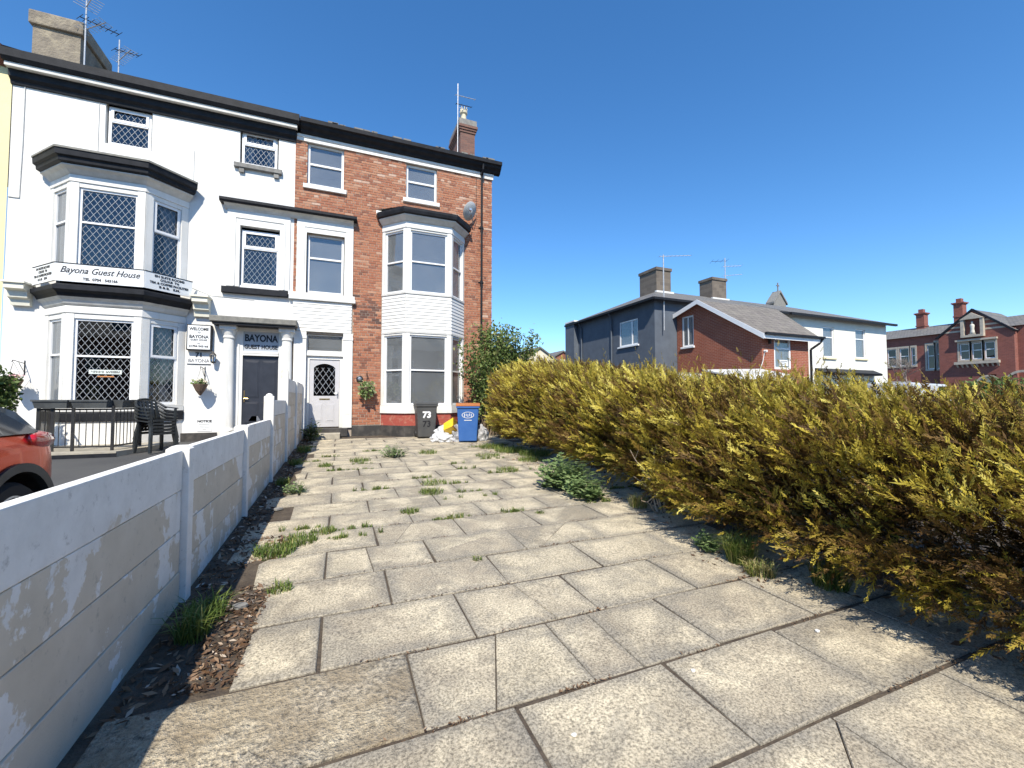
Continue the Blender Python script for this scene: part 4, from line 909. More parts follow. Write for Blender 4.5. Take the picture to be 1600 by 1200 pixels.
def chair(loc, rz, label):
    s = thing('garden_chair', label, 'chair', loc, 'stacked plastic chairs', rz); o = {}
    def part(nm, fn):
        m = MB(); fn(m); c = m.build(nm, PLAS, s, local=True, bevel=0.0); return c
    def seat(m):
        n = 8; vs = []
        for j in range(n+1):
            for i in range(n+1):
                x = (i/n-0.5)*0.42; y = (j/n-0.5)*0.42; vs.append((x, y, 0.42-0.02*math.cos(x*6)*math.cos(y*5)+0.02*(y < -0.18)))
        m.add(vs, [(j*(n+1)+i, j*(n+1)+i+1, (j+1)*(n+1)+i+1, (j+1)*(n+1)+i) for j in range(n) for i in range(n)])
        m.box(-0.22,0.22,-0.225,-0.205,0.37,0.42); m.box(-0.22,0.22,0.2,0.215,0.38,0.43)
    part('seat', seat)
    def back(m):
        for k in range(6):
            x = -0.17+0.068*k; bow = 0.05*(1-(x/0.2)**2)
            m.extr([(x-0.022,0.20+bow,0.44),(x+0.022,0.20+bow,0.44),(x*1.15+0.024,0.31+bow,0.80),(x*1.15-0.024,0.31+bow,0.80)], (0,0.012,0))
        pts = [(-0.27,0.12,0.66),(-0.26,0.24,0.72),(-0.20,0.33,0.80),(-0.1,0.37,0.84),(0,0.385,0.85),(0.1,0.37,0.84),(0.20,0.33,0.80),(0.26,0.24,0.72),(0.27,0.12,0.66)]
        m.path(pts, 0.024, 6)
    part('backrest', back)
    for sx in (-1, 1):
        part('armrest', lambda m: (m.extr([(sx*0.24,-0.20,0.64),(sx*0.30,-0.20,0.64),(sx*0.30,0.16,0.67),(sx*0.24,0.16,0.67)], (0,0,0.018)), m.extr([(sx*0.25,-0.20,0.64),(sx*0.25,-0.14,0.64),(sx*0.23,-0.17,0.42),(sx*0.23,-0.22,0.42)], (sx*0.02,0,0))))
        for sy in (-1, 1):
            part('leg', lambda m: m.extr([(sx*0.20,sy*0.20,0.42),(sx*0.24,sy*0.20,0.42),(sx*0.24,sy*0.14,0.42),(sx*0.20,sy*0.14,0.42)], (sx*0.05,sy*0.06,-0.42)))
    return s
for k in range(5):
    chair((-3.62,11.35,0.25+0.07*k), R(52), 'black plastic garden chair, %s of the stack by the railing' % ['lowest','second from bottom','middle','second from top','topmost'][k])
# shrub in a red tub at the left
s = thing('potted_shrub', 'dark green shrub in a red tub against white wall', 'plant', (-6.55,11.9,0.335))
m = MB(); m.lathe([(0.20,0.335),(0.27,0.80),(0.30,0.82),(0.30,0.93),(0.27,0.93),(0.25,0.85)], (-6.35,11.7,0), 20); m.build('tub', pm('red_tub', (0.42,0.045,0.03), None, 5, 0.5), s)
m = MB(); m.lathe([(0.305,0.93),(0.305,0.97),(0.25,0.97),(0.25,0.93)], (-6.35,11.7,0), 20); m.build('tub_rim', WHITE, s)
m = MB(); m.tube((-6.35,11.7,0.86),(-6.4,11.7,1.5),0.03,6,0.01); m.build('trunk', BARK, s)
V, F, T = leafcloud(2600, (-6.42,11.7,1.45), (0.42,0.40,0.62), 0.075, 21); np_mesh('foliage', V, F, GREEN, s, T*0.7)

# ---------------- wheelie bins and rubbish
def bin_(loc, rz, mat, lidmat, label, num):
    s = thing('wheelie_bin', label, 'bin', loc, 'wheelie bins', rz)
    m = MB(); w0, w1, d0, d1 = 0.235, 0.285, 0.25, 0.33
    vs = [(-w0,-d0,0.03),(w0,-d0,0.03),(w0,d0,0.03),(-w0,d0,0.03),(-w1,-d1,0.93),(w1,-d1,0.93),(w1,d1,0.93),(-w1,d1,0.93)]
    m.add(vs, [(0,3,2,1),(4,5,6,7),(0,1,5,4),(1,2,6,5),(2,3,7,6),(3,0,4,7)]); m.build('body', mat, s, local=True, bevel=0.03)
    m = MB(); m.box(-w1-0.02,w1+0.02,-d1-0.025,d1+0.03,0.90,0.955); m.build('rim', mat, s, local=True, bevel=0.012)
    m = MB(); n = 8; vs = []
    for j in range(2):
        for i in range(n+1):
            t_ = i/n; y = -d1-0.035+t_*(2*d1+0.08); z = 0.985+0.05*math.sin(math.pi*min(1, t_*1.0))**0.6; vs.append(((-1)**j*-(w1+0.028) if j == 0 else (w1+0.028), y, z))
    m.add(vs, [(i,i+1,n+2+i,n+1+i) for i in range(n)])
    vs = [(x,y,0.955) for x in (-w1-0.028,w1+0.028) for y in (-d1-0.035,d1+0.045)]
    b0 = len(m.v); m.add(vs, [])
    for j in (0, 1):
        row = [j*(n+1)+i for i in range(n+1)]; m.f.append(tuple(row+[b0+2*j+1, b0+2*j]))
    m.f.append((0, n+1, b0+2, b0)); m.f.append((n, 2*n+1, b0+3, b0+1)); m.build('lid', lidmat, s, local=True)
    m = MB(); m.tube((-w1+0.02,d1+0.05,0.94),(w1-0.02,d1+0.05,0.94),0.016,8); m.build('handle', mat, s, local=True)
    for sx in (-1, 1):
        m = MB(); m.lathe([(0.03,sx*0.22),(0.095,sx*0.222),(0.10,sx*0.235),(0.10,sx*0.26),(0.09,sx*0.272),(0.03,sx*0.274)], (0,0.25,0.10), 18, 'X'); m.build('wheel', BLACKM, s, local=True)
    fm = Matrix(((1,0,0,0),(0,math.cos(-0.09),-math.sin(-0.09),0),(0,math.sin(-0.09),math.cos(-0.09),0),(0,0,0,1)))
    return s, fm
GREYB = pm('grey_bin_plastic', (0.055,0.056,0.056), (0.075,0.075,0.073), 4, 0.55, 0.1, 90); BLUEB = pm('blue_bin_plastic', (0.03,0.11,0.34), (0.04,0.13,0.38), 4, 0.45, 0.1, 90)
ORANGEL = pm('orange_bin_lid', (0.45,0.16,0.05), (0.38,0.14,0.05), 4, 0.5)
def text_local(body, size, M, mat, parent, bold):
    k = ORG[parent.name]; ORG[parent.name] = (0,0,0); t_ = text(body, size, M, mat, parent, bold=bold); ORG[parent.name] = k; return t_
b1, _ = bin_((2.33,12.28,gz(12.28)), R(-3), GREYB, GREYB, 'dark grey wheelie bin with white painted number 73', '73')
def slope_front(z): return -(0.25+0.08*(z-0.03)/0.90)-0.004
Mt = lambda z: Matrix.Translation((0,slope_front(z),z)) @ Matrix.Rotation(math.atan(0.08/0.9),4,'X')
text_local('73', 0.24, Mt(0.66), WHITEINK, b1, 0.012); text_local('73', 0.24, Mt(0.40), INK, b1, 0.004)
b2, _ = bin_((3.22,10.98,gz(10.98)), R(-16), BLUEB, ORANGEL, 'blue wheelie bin with orange lid against the golden hedge', '')
m = MB(Mt(0.72)); 
for k in range(22):
    a = k*2*math.pi/22; b = (k+1)*2*math.pi/22; m.extr([(0.16*math.cos(a),0,0.085*math.sin(a)),(0.16*math.cos(b),0,0.085*math.sin(b)),(0.145*math.cos(b),0,0.073*math.sin(b)),(0.145*math.cos(a),0,0.073*math.sin(a))], (0,-0.003,0))
k_ = ORG[b2.name]; ORG[b2.name] = (0,0,0); m.build('emblem', WHITEINK, b2, local=True); ORG[b2.name] = k_
for k in range(5):
    m = MB(Mt(0.72)); x = -0.09+0.045*k; m.box(x-0.008,x+0.008,-0.004,0,-0.05+0.02*(k % 2),0.045-0.01*(k % 3)); m.build('emblem', WHITEINK, b2, local=True)
m = MB(Mt(0.58)); m.box(-0.10,0.10,-0.003,0,-0.006,0.012); m.build('emblem', WHITEINK, b2, local=True)
# yellow crate leaning on the rubbish
s = thing('yellow_tub', 'yellow plastic tub tipped over on rubbish beside blue bin', 'tub', (2.85,11.35,0.55))
M = Matrix.Translation((2.84,11.22,0.60)) @ Matrix.Rotation(R(35),4,'Z') @ Matrix.Rotation(R(38),4,'Y') @ Matrix.Rotation(R(62),4,'X')
m = MB(M); a, b, h, t_ = 0.20, 0.15, 0.32, 0.008
o = [(-a*0.8,-b*0.8,-h/2),(a*0.8,-b*0.8,-h/2),(a*0.8,b*0.8,-h/2),(-a*0.8,b*0.8,-h/2),(-a,-b,h/2),(a,-b,h/2),(a,b,h/2),(-a,b,h/2)]
i_ = [(x*0.94,y*0.93,z+(t_ if k < 4 else 0)) for k, (x,y,z) in enumerate(o)]
m.add(o+i_, [(0,3,2,1),(0,1,5,4),(1,2,6,5),(2,3,7,6),(3,0,4,7),(8,9,10,11),(8,12,13,9),(9,13,14,10),(10,14,15,11),(11,15,12,8),(4,5,13,12),(5,6,14,13),(6,7,15,14),(7,4,12,15)])
m.build('tub', pm('yellow_plastic', (0.78,0.50,0.02), (0.72,0.45,0.02), 4, 0.45), s); m = MB(M); m.box(-a-0.012,a+0.012,-b-0.012,-b+0.004,h/2-0.02,h/2+0.012); m.box(-a-0.012,a+0.012,b-0.004,b+0.012,h/2-0.02,h/2+0.012); m.build('rim', pm('brown_rim', (0.35,0.18,0.06)), s)
def crumple(loc, rad, seed, mat, label, cat='rubbish'):
    bm = bmesh.new(); bmesh.ops.create_icosphere(bm, subdivisions=4, radius=1.0); r = np.random.RandomState(seed)
    K = r.normal(0, 1, (26,3)); K /= np.linalg.norm(K,axis=1)[:,None]; ph = r.rand(26)*6.28
    for v in bm.verts:
        p = np.array(v.co); d = sum(abs(math.sin(7*float(K[i] @ p)+ph[i]))*0.055 for i in range(26)); v.co = Vector(p*(0.35+d))
        v.co.x *= rad[0]; v.co.y *= rad[1]; v.co.z = max(-0.35*rad[2], v.co.z*rad[2])
    me = bpy.data.meshes.new('rubbish_bag'); bm.to_mesh(me); bm.free(); me.materials.append(mat); o = bpy.data.objects.new('rubbish_bag', me); COL.objects.link(o); o.location = (loc[0],loc[1],gz(loc[1])+0.35*rad[2]-0.005); tag(o, label, cat); return o
PLW = pm('white_plastic_sheet', (0.70,0.70,0.70), (0.40,0.41,0.42), 9, 0.4); PLG = pm('grey_plastic_sheet', (0.45,0.45,0.47), (0.22,0.22,0.22), 9, 0.5)
crumple((2.84,11.62), (0.30,0.28,0.26), 1, PLW, 'heap of crumpled white plastic under the yellow tub', 'rubbish')
crumple((2.62,11.30), (0.26,0.22,0.16), 2, PLW, 'flat crumpled white plastic in front of the rubbish heap', 'rubbish')
crumple((3.05,11.20), (0.2,0.2,0.3), 4, PLG, 'grey crumpled plastic bag pressed against blue bin', 'rubbish')
crumple((3.62,11.25), (0.2,0.26,0.26), 6, PLG, 'dull grey rubbish bag behind blue bin under the hedge', 'rubbish')
# ---------------- parked car (rear quarter shows at the left edge)
def car():
    s = thing('parked_car', 'orange red car parked on the guest house forecourt, rear corner in view', 'car', (-3.12,5.08,gz(4.0)-0.02))
    t = NT('orange_red_car_paint'); t.b.inputs['Base Color'].default_value = (0.55,0.06,0.012,1); t.b.inputs['Metallic'].default_value = 0.85; t.b.inputs['Roughness'].default_value = 0.25
    t.b.inputs['Coat Weight'].default_value = 0.35; t.b.inputs['Coat Roughness'].default_value = 0.03; PAINT = t.m
    st = [(0.0,0.36,0.80,0.93,0.66),(-0.06,0.30,0.90,1.02,0.78),(-0.2,0.25,0.98,1.12,0.86),(-0.45,0.23,1.00,1.25,0.89),(-0.8,0.22,0.99,1.38,0.90),(-1.2,0.22,0.97,1.50,0.90),(-1.8,0.22,0.95,1.58,0.90),(-2.3,0.22,0.94,1.59,0.90),(-2.8,0.22,0.93,1.48,0.90),(-3.2,0.22,0.93,1.22,0.90),(-3.45,0.22,0.92,1.02,0.89),(-3.9,0.24,0.86,0.95,0.86),(-4.2,0.28,0.74,0.84,0.76),(-4.3,0.34,0.62,0.70,0.62)]
    rings = []
    for y, zl, be, tp, hw in st:
        g = tp-be
        half = [(hw*0.84,zl),(hw*0.965,zl+0.10),(hw,zl+0.32),(hw*1.0,be-0.22),(hw*0.985,be-0.06),(hw*0.95,be),(hw*0.87,be+0.45*g),(hw*0.78,be+0.82*g),(hw*0.62,tp-0.005),(hw*0.3,tp+0.02),(0,tp+0.025)]
        rings.append([(x,y,z) for x, z in half]+[(-x,y,z) for x, z in half[-2::-1]])
    n = len(rings[0]); m = MB(); m.add([p for r_ in rings for p in r_], [(i*n+j,(i+1)*n+j,(i+1)*n+j+1,i*n+j+1) for i in range(len(rings)-1) for j in range(n-1)])
    m.f.append(tuple(range(n))); m.f.append(tuple((len(rings)-1)*n+j for j in range(n-1,-1,-1)))
    for i in range(len(rings)-1): m.f.append((i*n,i*n+n-1,(i+1)*n+n-1,(i+1)*n))
    body = m.build('body', PAINT, s, local=True, smooth=True)
    sb = body.modifiers.new('s','SUBSURF'); sb.levels = 2; sb.render_levels = 2
    cut = MB()
    for yw in (-0.70,-3.45):
        for sx in (-1, 1): cut.lathe([(0.0,sx*0.60),(0.40,sx*0.60),(0.40,sx*1.1),(0.0,sx*1.1)], (0,yw,0.36), 28, 'X')
    co = cut.build('cutter', PAINT, s, local=True); bo = body.modifiers.new('b','BOOLEAN'); bo.object = co; bo.operation = 'DIFFERENCE'; bo.solver = 'EXACT'
    bpy.context.view_layer.update(); dg = bpy.context.evaluated_depsgraph_get(); me = bpy.data.meshes.new_from_object(body.evaluated_get(dg))
    body.modifiers.clear(); body.data = me; bpy.data.objects.remove(co)
    me.polygons.foreach_set('use_smooth', [True]*len(me.polygons))
    CG = NT('car_glass'); CG.b.inputs['Base Color'].default_value = (0.02,0.025,0.03,1); CG.b.inputs['Roughness'].default_value = 0.04
    for sx in (1, -1):      # side glass, following the shell 4 mm outside it
        m = MB(); idx = [5,6,7]
        for i in range(3, 8):
            q = []
            for (a, b) in ((i,5),(i+1,5),(i+1,7),(i,7)):
                x, y, z = rings[a][b]; fz = 0.12 if b == 5 else -0.05
                q.append((sx*(x+0.006), y+(0.06 if (i == 3 and a == i) else 0), z+fz*(rings[a][7][2]-rings[a][5][2])))
            m.add(q, [(0,1,2,3)])
        m.build('side_window', CG.m, s, local=True, smooth=False)
        for yw in (-0.70,-3.45):
            m = MB()
            for k in range(24):
                a, b = (math.pi*(-0.06+1.12*(k+q)/24) for q in (0,1)); pr = lambda r_, t_: (sx*0.865,yw+r_*math.cos(t_),0.36+r_*math.sin(t_))
                m.extr([pr(0.385,a),pr(0.385,b),pr(0.45,b),pr(0.45,a)], (sx*0.05,0,0))
            m.build('arch_trim', PLAS, s, local=True)
            m = MB(); n_ = 24; vs = [(sx*xx,yw+0.397*math.cos(2*math.pi*k/n_),0.36+0.397*math.sin(2*math.pi*k/n_)) for xx in (0.605,0.87) for k in range(n_)]
            m.add(vs, [(k,(k+1) % n_,n_+(k+1) % n_,n_+k) for k in range(n_)]+[tuple(range(n_))]); m.build('wheel_well', BLACKM, s, local=True)
            w = MB(); w.lathe([(0.20,sx*0.66),(0.31,sx*0.66),(0.335,sx*0.69),(0.335,sx*0.84),(0.31,sx*0.875),(0.24,sx*0.875),(0.235,sx*0.85)], (0,yw,0.335), 32, 'X'); wo = w.build('wheel', pm('tyre', (0.015,0.015,0.016), None, 8, 0.8), s, local=True, smooth=False)
            w = MB(); w.lathe([(0.235,sx*0.80),(0.235,sx*0.868),(0.222,sx*0.872),(0.215,sx*0.82)], (0,yw,0.335), 28, 'X')
            for k in range(5):
                a = k*2*math.pi/5; ca, sa = math.cos(a), math.sin(a); nx, nz = -sa*0.022, ca*0.022
                w.extr([(sx*0.855,yw+0.03*ca+nx,0.335+0.03*sa+nz),(sx*0.865,yw+0.225*ca+nx*1.4,0.335+0.225*sa+nz*1.4),(sx*0.865,yw+0.225*ca-nx*1.4,0.335+0.225*sa-nz*1.4),(sx*0.855,yw+0.03*ca-nx,0.335+0.03*sa-nz)], (-sx*0.03,0,0))
            w.lathe([(0.05,sx*0.83),(0.05,sx*0.862),(0.02,sx*0.868)], (0,yw,0.335), 14, 'X'); w.build('rim', STEEL, wo, local=True)
        m = MB(); bm_pts = []
        tl = NT('tail_light_red'); tl.b.inputs['Base Color'].default_value = (0.55,0.01,0.012,1); tl.b.inputs['Roughness'].default_value = 0.08; tl.b.inputs['Coat Weight'].default_value = 1
        N = 10; vs = []
        for k in range(N+1):
            f = k/N; y = -0.52+0.36*f; xx = 0.872-0.025*f-0.06*max(0,f-0.6); hh = 0.02+0.05*math.sin(math.pi*min(1,0.12+f*0.75))
            zc = 0.975-0.02*f
            vs += [(sx*(xx-0.04),y,zc+hh*1.02),(sx*(xx+0.012),y,zc+hh*0.8),(sx*(xx+0.022),y,zc),(sx*(xx+0.014),y,zc-hh*0.85),(sx*(xx-0.03),y,zc-hh*1.05)]
        m.add(vs, [(k*5+j,k*5+j+1,(k+1)*5+j+1,(k+1)*5+j) for k in range(N) for j in range(4)]+[(0,1,2,3,4),tuple(N*5+j for j in range(4,-1,-1))]); m.build('tail_light', tl.m, s, local=True, smooth=True)
    m = MB(); m.box(-0.72,0.72,-0.01,0.035,0.36,0.62); m.build('bumper', PLAS, s, local=True, bevel=0.02)
    m = MB(); m.extr([(-0.60,-0.32,1.205),(0.60,-0.32,1.205),(0.52,-0.80,1.425),(-0.52,-0.80,1.425)], (0,0.004,0.012)); m.build('rear_window', CG.m, s, local=True)
car()

# ---------------- houses beyond the hedge
def frX(X): return Matrix.Translation((X,0,0)) @ Matrix.Rotation(R(-90),4,'Z')    # wall facing -X, u = -Y
GREYR = pm('grey_render', (0.105,0.125,0.155), (0.085,0.10,0.125), 2.2, 0.85, 0.3, 25)
g = thing('grey_house', 'dark grey rendered house with hipped slate roof beyond the hedge', 'house', (18,20,0.25))
YF, YB, XL, XM, XR, ZE, ZR = 17.5, 26.0, 15.25, 25.2, 35.85, 6.72, 8.50
m = MB(); wall_sheet(m, -YB, -YF, 0.2, ZE, [(-20.5,-18.85,4.45,5.9)], 0.1, frX(XL)); wall_sheet(m, XL, XM, 0.2, ZE, [], 0.1, Matrix.Translation((0,YF,0))); m.M = None
m.add([(XL,YB,0.2),(XM,YB,0.2),(XM,YB,ZE),(XL,YB,ZE)], [(0,1,2,3)]); m.build('rendered_wall', GREYR, g, recalc=False)
w = window(g, frX(XL), -20.5, -18.85, 4.45, 5.9, v=0.03, fr=0.07); m = MB(frX(XL)); m.box(-19.42,-19.34,0.028,0.09,4.5,5.85); m.build('mullion', UPVC, w)
m = MB(frX(XL)); m.cbox(-20.6,-18.75,-0.09,0.05,4.36,4.448,0.01); m.build('window_sill', UPVC, g)
m = MB(frX(XL)); m.box(-26.3,-25.1,-0.35,0.0,0.2,6.75); m.build('buttress', GREYR, g); m = MB(frX(XL)); m.box(-26.32,-25.08,-0.37,0.02,6.752,6.85); m.build('coping', WHITE, g)
ov = 0.35
m = MB(); a, b, c, d = (XL-ov,YF-ov,ZE-0.03), (XM,YF-ov,ZE-0.03), (XM,YB+ov,ZE-0.03), (XL-ov,YB+ov,ZE-0.03); r0 = (XL+3.9,21.75,ZR)
m.add([a,b,(XM,21.75,ZR),r0], [(0,1,2,3)]); m.add([d,r0,(XM,21.75,ZR),c], [(0,1,2,3)]); m.build('roof', SLATE, g, recalc=False)
m = MB(); m.add([a,r0,d], [(0,1,2)]); m.build('hip_roof', SLATEY, g, recalc=False)
m = MB(); m.box(XL-ov-0.06,XL-ov+0.06,YF-ov,YB+ov,ZE-0.16,ZE-0.04); m.box(XL-ov,XM,YF-ov-0.06,YF-ov+0.06,ZE-0.16,ZE-0.04); m.build('gutter', BLACKP, g)
m = MB(); m.add([(XL-ov,YF-ov,ZE-0.05),(XL-ov,YB,ZE-0.05),(XL,YB,ZE-0.05),(XL,YF-ov,ZE-0.05)], [(0,1,2,3)]); m.add([(XL,YF-ov,ZE-0.05),(XL,YF,ZE-0.05),(XM,YF,ZE-0.05),(XM,YF-ov,ZE-0.05)], [(0,1,2,3)]); m.build('soffit', BLACKP, g, recalc=False)
for (y, zt) in ((24.6,6.55),(21.2,6.6)):
    m = MB(); m.path([(XL-0.3,y,zt),(XL-0.07,y,zt-0.35),(XL-0.07,y,0.3)], 0.045, 8); m.build('downpipe', GREYR, g)
def chimney_at(root, x0, x1, y0, y1, zb, zt, mat):
    m = MB(); m.box(x0,x1,y0,y1,zb,zt-0.18); c = m.build('chimney', mat, root)
    m = MB(); m.box(x0-0.06,x1+0.06,y0-0.06,y1+0.06,zt-0.178,zt); m.build('chimney_cap', mat, root)
    m = MB(); m.box(x0-0.12,x1+0.12,y0-0.14,y0+0.02,zb+0.15,zb+0.32); m.build('lead_flashing', WHITE, root)
chimney_at(g, 18.4, 19.55, 20.9, 22.5, 7.9, 9.75, STONECH); chimney_at(g, 23.45, 24.75, 21.2, 22.3, 8.0, 9.75, STONECH)
# red annexe
x = thing('brick_annexe', 'bright red brick gabled annexe with white bargeboards beyond the hedge', 'building', (18.2,15,0.25))
AX0, AX1, AY0, AY1 = 16.73, 19.74, 12.6, 17.48; rid = 15.84; zf, zr, zb_ = 4.25, 6.28, 5.85
m = MB(); m.M = frX(AX0)
uN, uF = -AY0, -AY1
op = (-17.12,-16.34,4.13,5.72)
def gz_(u): y = -u; return zf+(zr-zf)*(y-AY0)/(rid-AY0) if y < rid else zr+(zb_-zr)*(y-rid)/(AY1-rid)
us = sorted([uF,op[0],op[1],-rid,-14.5,-13.5,uN])
for i in range(len(us)-1):
    a, b = us[i], us[i+1]; ta, tb = gz_(a), gz_(b)
    if op[0] <= a and b <= op[1]:
        m.add([(a,0,0.2),(b,0,0.2),(b,0,op[2]),(a,0,op[2])], [(0,1,2,3)]); m.add([(a,0,op[3]),(b,0,op[3]),(b,0,tb),(a,0,ta)], [(0,1,2,3)])
    else: m.add([(a,0,0.2),(b,0,0.2),(b,0,tb),(a,0,ta)], [(0,1,2,3)])
wall_sheet(m, AX0, AX1, 0.2, 4.32, [(17.48,18.56,2.70,4.08)], 0.08, Matrix.Translation((0,AY0,0))); m.M = None
m.add([(AX1,AY0,0.2),(AX1,AY1,0.2),(AX1,AY1,zb_),(AX1,rid,zr),(AX1,AY0,zf)], [(0,1,2,3,4)]); m.build('brick_wall', BRICKR, x, recalc=False)
w = window(x, frX(AX0), *op, v=0.03, fr=0.07); m = MB(frX(AX0)); m.box(-16.76,-16.71,0.03,0.08,4.2,5.65); m.build('mullion', UPVC, w); m = MB(frX(AX0)); m.cbox(op[0]-0.06,op[1]+0.06,-0.08,0.05,op[2]-0.10,op[2],0.01); m.build('window_sill', UPVC, x)
w = window(x, Matrix.Translation((0,AY0,0)), 17.48, 18.56, 2.70, 4.08, v=0.02, fr=0.09, rail=0.66, curt=[(0.1,0.9,0.1,1)])
m = MB(); m.box(17.86,18.40,AY0+0.03,AY0+0.045,2.86,3.12); pp = m.build('window_notice', SIGNW, x)
for k in range(3):
    m = MB(); m.box(17.92,18.34-0.08*k,AY0+0.026,AY0+0.03,3.05-k*0.07,3.07-k*0.07); m.build('print_line', INK, pp)
ovx = 0.28
m = MB(); m.add([(AX0-ovx,AY0-0.3,zf-0.12),(AX1+0.5,AY0-0.3,zf-0.12),(AX1+2.5,rid,zr+0.07),(AX0-ovx,rid,zr+0.07)], [(0,1,2,3)]); m.add([(AX0-ovx,rid,zr+0.07),(AX1+2.5,rid,zr+0.07),(AX1+2.5,AY1,zb_+0.05),(AX0-ovx,AY1,zb_+0.05)], [(0,1,2,3)])
m.build('roof', slate_mat('concrete_tiles', (0.15,0.13,0.11), (0.20,0.175,0.15), 0.33, 0.3), x, recalc=False)
for (ya, za, yb2, zb2) in ((AY0-0.3,zf-0.12,rid,zr+0.07),(rid,zr+0.07,AY1,zb_+0.05)):
    m = MB(); m.extr([(AX0-ovx-0.004,ya,za-0.20),(AX0-ovx-0.004,yb2,zb2-0.20),(AX0-ovx-0.004,yb2,zb2+0.02),(AX0-ovx-0.004,ya,za+0.02)], (0.03,0,0)); m.build('bargeboard', UPVC, x)
m = MB(); m.add([(AX0-ovx,AY0-0.3,zf-0.15),(AX0,AY0-0.3,zf-0.15),(AX0,rid,zr+0.03),(AX0-ovx,rid,zr+0.03)], [(0,1,2,3)]); m.add([(AX0-ovx,rid,zr+0.03),(AX0,rid,zr+0.03),(AX0,AY1,zb_),(AX0-ovx,AY1,zb_)], [(0,1,2,3)]); m.add([(AX0,AY0-0.3,zf-0.15),(AX1+0.5,AY0-0.3,zf-0.15),(AX1+0.5,AY0,zf-0.1),(AX0,AY0,zf-0.1)], [(0,1,2,3)]); m.build('soffit', WHITE, x, recalc=False)
m = MB(); m.box(AX0-ovx,AX1+0.5,AY0-0.34,AY0-0.30,zf-0.30,zf-0.10); m.build('fascia', UPVC, x); m = MB(); m.box(AX0-ovx,AX1+0.5,AY0-0.46,AY0-0.345,zf-0.14,zf-0.05); m.build('gutter', BLACKP, x)
m = MB(); m.path([(AX1+0.42,AY0-0.4,zf-0.12),(AX1+0.3,AY0-0.3,zf-0.35),(AX1+0.08,AY0-0.06,zf-0.6),(AX1+0.08,AY0-0.06,0.3)], 0.05, 8); m.build('downpipe', BLACKP, x)
m = MB(); m.box(17.05,17.25,AY0-0.22,AY0-0.02,3.93,4.02); m.box(17.12,17.18,AY0-0.12,AY0,3.78,3.95); m.build('floodlight', BLACKM, x); m = MB(); m.lathe([(0.05,AY0-0.14),(0.06,AY0-0.02)], (16.85,0,3.45), 10, 'Y'); m.path([(16.85,AY0-0.02,3.4),(16.7,AY0-0.05,3.0),(16.2,AY0-0.2,2.4)], 0.012, 5); m.build('camera_lamp', WHITE, x)
# white-fronted continuation of the terrace
c = thing('white_house', 'cream white rendered house with slate roof right of the brick annexe', 'house', (30.5,YF,0.25))
CW = [(28.9,30.0,4.12,6.12),(32.3,33.4,4.18,6.17),(28.6,33.8,0.8,3.0)]
m = MB(); wall_sheet(m, XM, XR, 0.2, ZE, CW, 0.12, Matrix.Translation((0,YF,0))); CR = pm('cream_render', (0.78,0.76,0.68), (0.72,0.70,0.62), 2, 0.8, 0.2, 20); m.build('rendered_wall', CR, c, recalc=False); m = MB(); m.add([(XR,YF,0.2),(XR,YB,0.2),(XR,YB,ZE),(XR,YF,ZE)], [(0,1,2,3)]); m.add([(XM,YB,0.2),(XR,YB,0.2),(XR,YB,ZE),(XM,YB,ZE)], [(0,1,2,3)]); m.build('side_wall', CR, c, recalc=False)
for q in CW[:2]:
    window(c, Matrix.Translation((0,YF,0)), *q, v=0.06, fr=0.08, rail=0.66, curt=[(0.05,0.95,0.0,1)]); m = MB(); m.cbox(q[0]-0.12,q[1]+0.12,YF-0.1,YF+0.05,q[2]-0.13,q[2],0.02); m.build('window_sill', CREAM, c)
M = Matrix.Translation((0,YF,0)); 
for (a, b) in ((28.6,30.3),(30.3,32.1),(32.1,33.8)): window(c, M, a, b, 0.8, 3.0, v=0.05, fr=0.1)
m = MB(); m.extr([(28.0,YF-0.5,3.0),(28.0,YF-0.55,3.12),(28.0,YF,3.4),(28.0,YF,3.0)], (6.2,0,0)); m.build('shop_canopy', BLACKP, c)
m = MB(); ov2 = 0.4; r1 = (XR-3.6,21.75,ZR)
m.add([(XM,YF-ov2,ZE-0.03),(XR+ov2,YF-ov2,ZE-0.03),r1,(XM,21.75,ZR)], [(0,1,2,3)]); m.add([(XM,YB+ov2,ZE),(XM,21.75,ZR),r1,(XR+ov2,YB+ov2,ZE)], [(0,1,2,3)]); m.add([(XR+ov2,YF-ov2,ZE-0.03),(XR+ov2,YB+ov2,ZE),r1], [(0,1,2)]); m.build('roof', SLATE, c, recalc=False)
m = MB(); m.box(XM,XR+ov2,YF-ov2-0.1,YF-ov2+0.03,ZE-0.18,ZE-0.04); m.build('gutter', BLACKP, c); m = MB(); m.add([(XM,YF-ov2,ZE-0.06),(XR+ov2,YF-ov2,ZE-0.06),(XR+ov2,YF,ZE-0.06),(XM,YF,ZE-0.06)], [(0,1,2,3)]); m.build('soffit', BLACKP, c, recalc=False)
# aerials on those roofs
aerial('tv_aerial', 15.7, 17.3, 5.0, 9.0, 'white tv aerial pole at the grey house corner', [(3.95,(0.9,-0.3,0.05),9,1.7,0.3)], 0.03)
aerial('tv_aerial', 24.9, 21.4, 8.4, 11.3, 'tv aerial on second grey chimney', [(2.3,(0.8,-0.5,0),6,1.2,0.7),(2.7,(-0.8,0.5,0),4,1.0,0.9),(1.7,(0.9,-0.3,0.1),8,1.4,0.3)], 0.03)
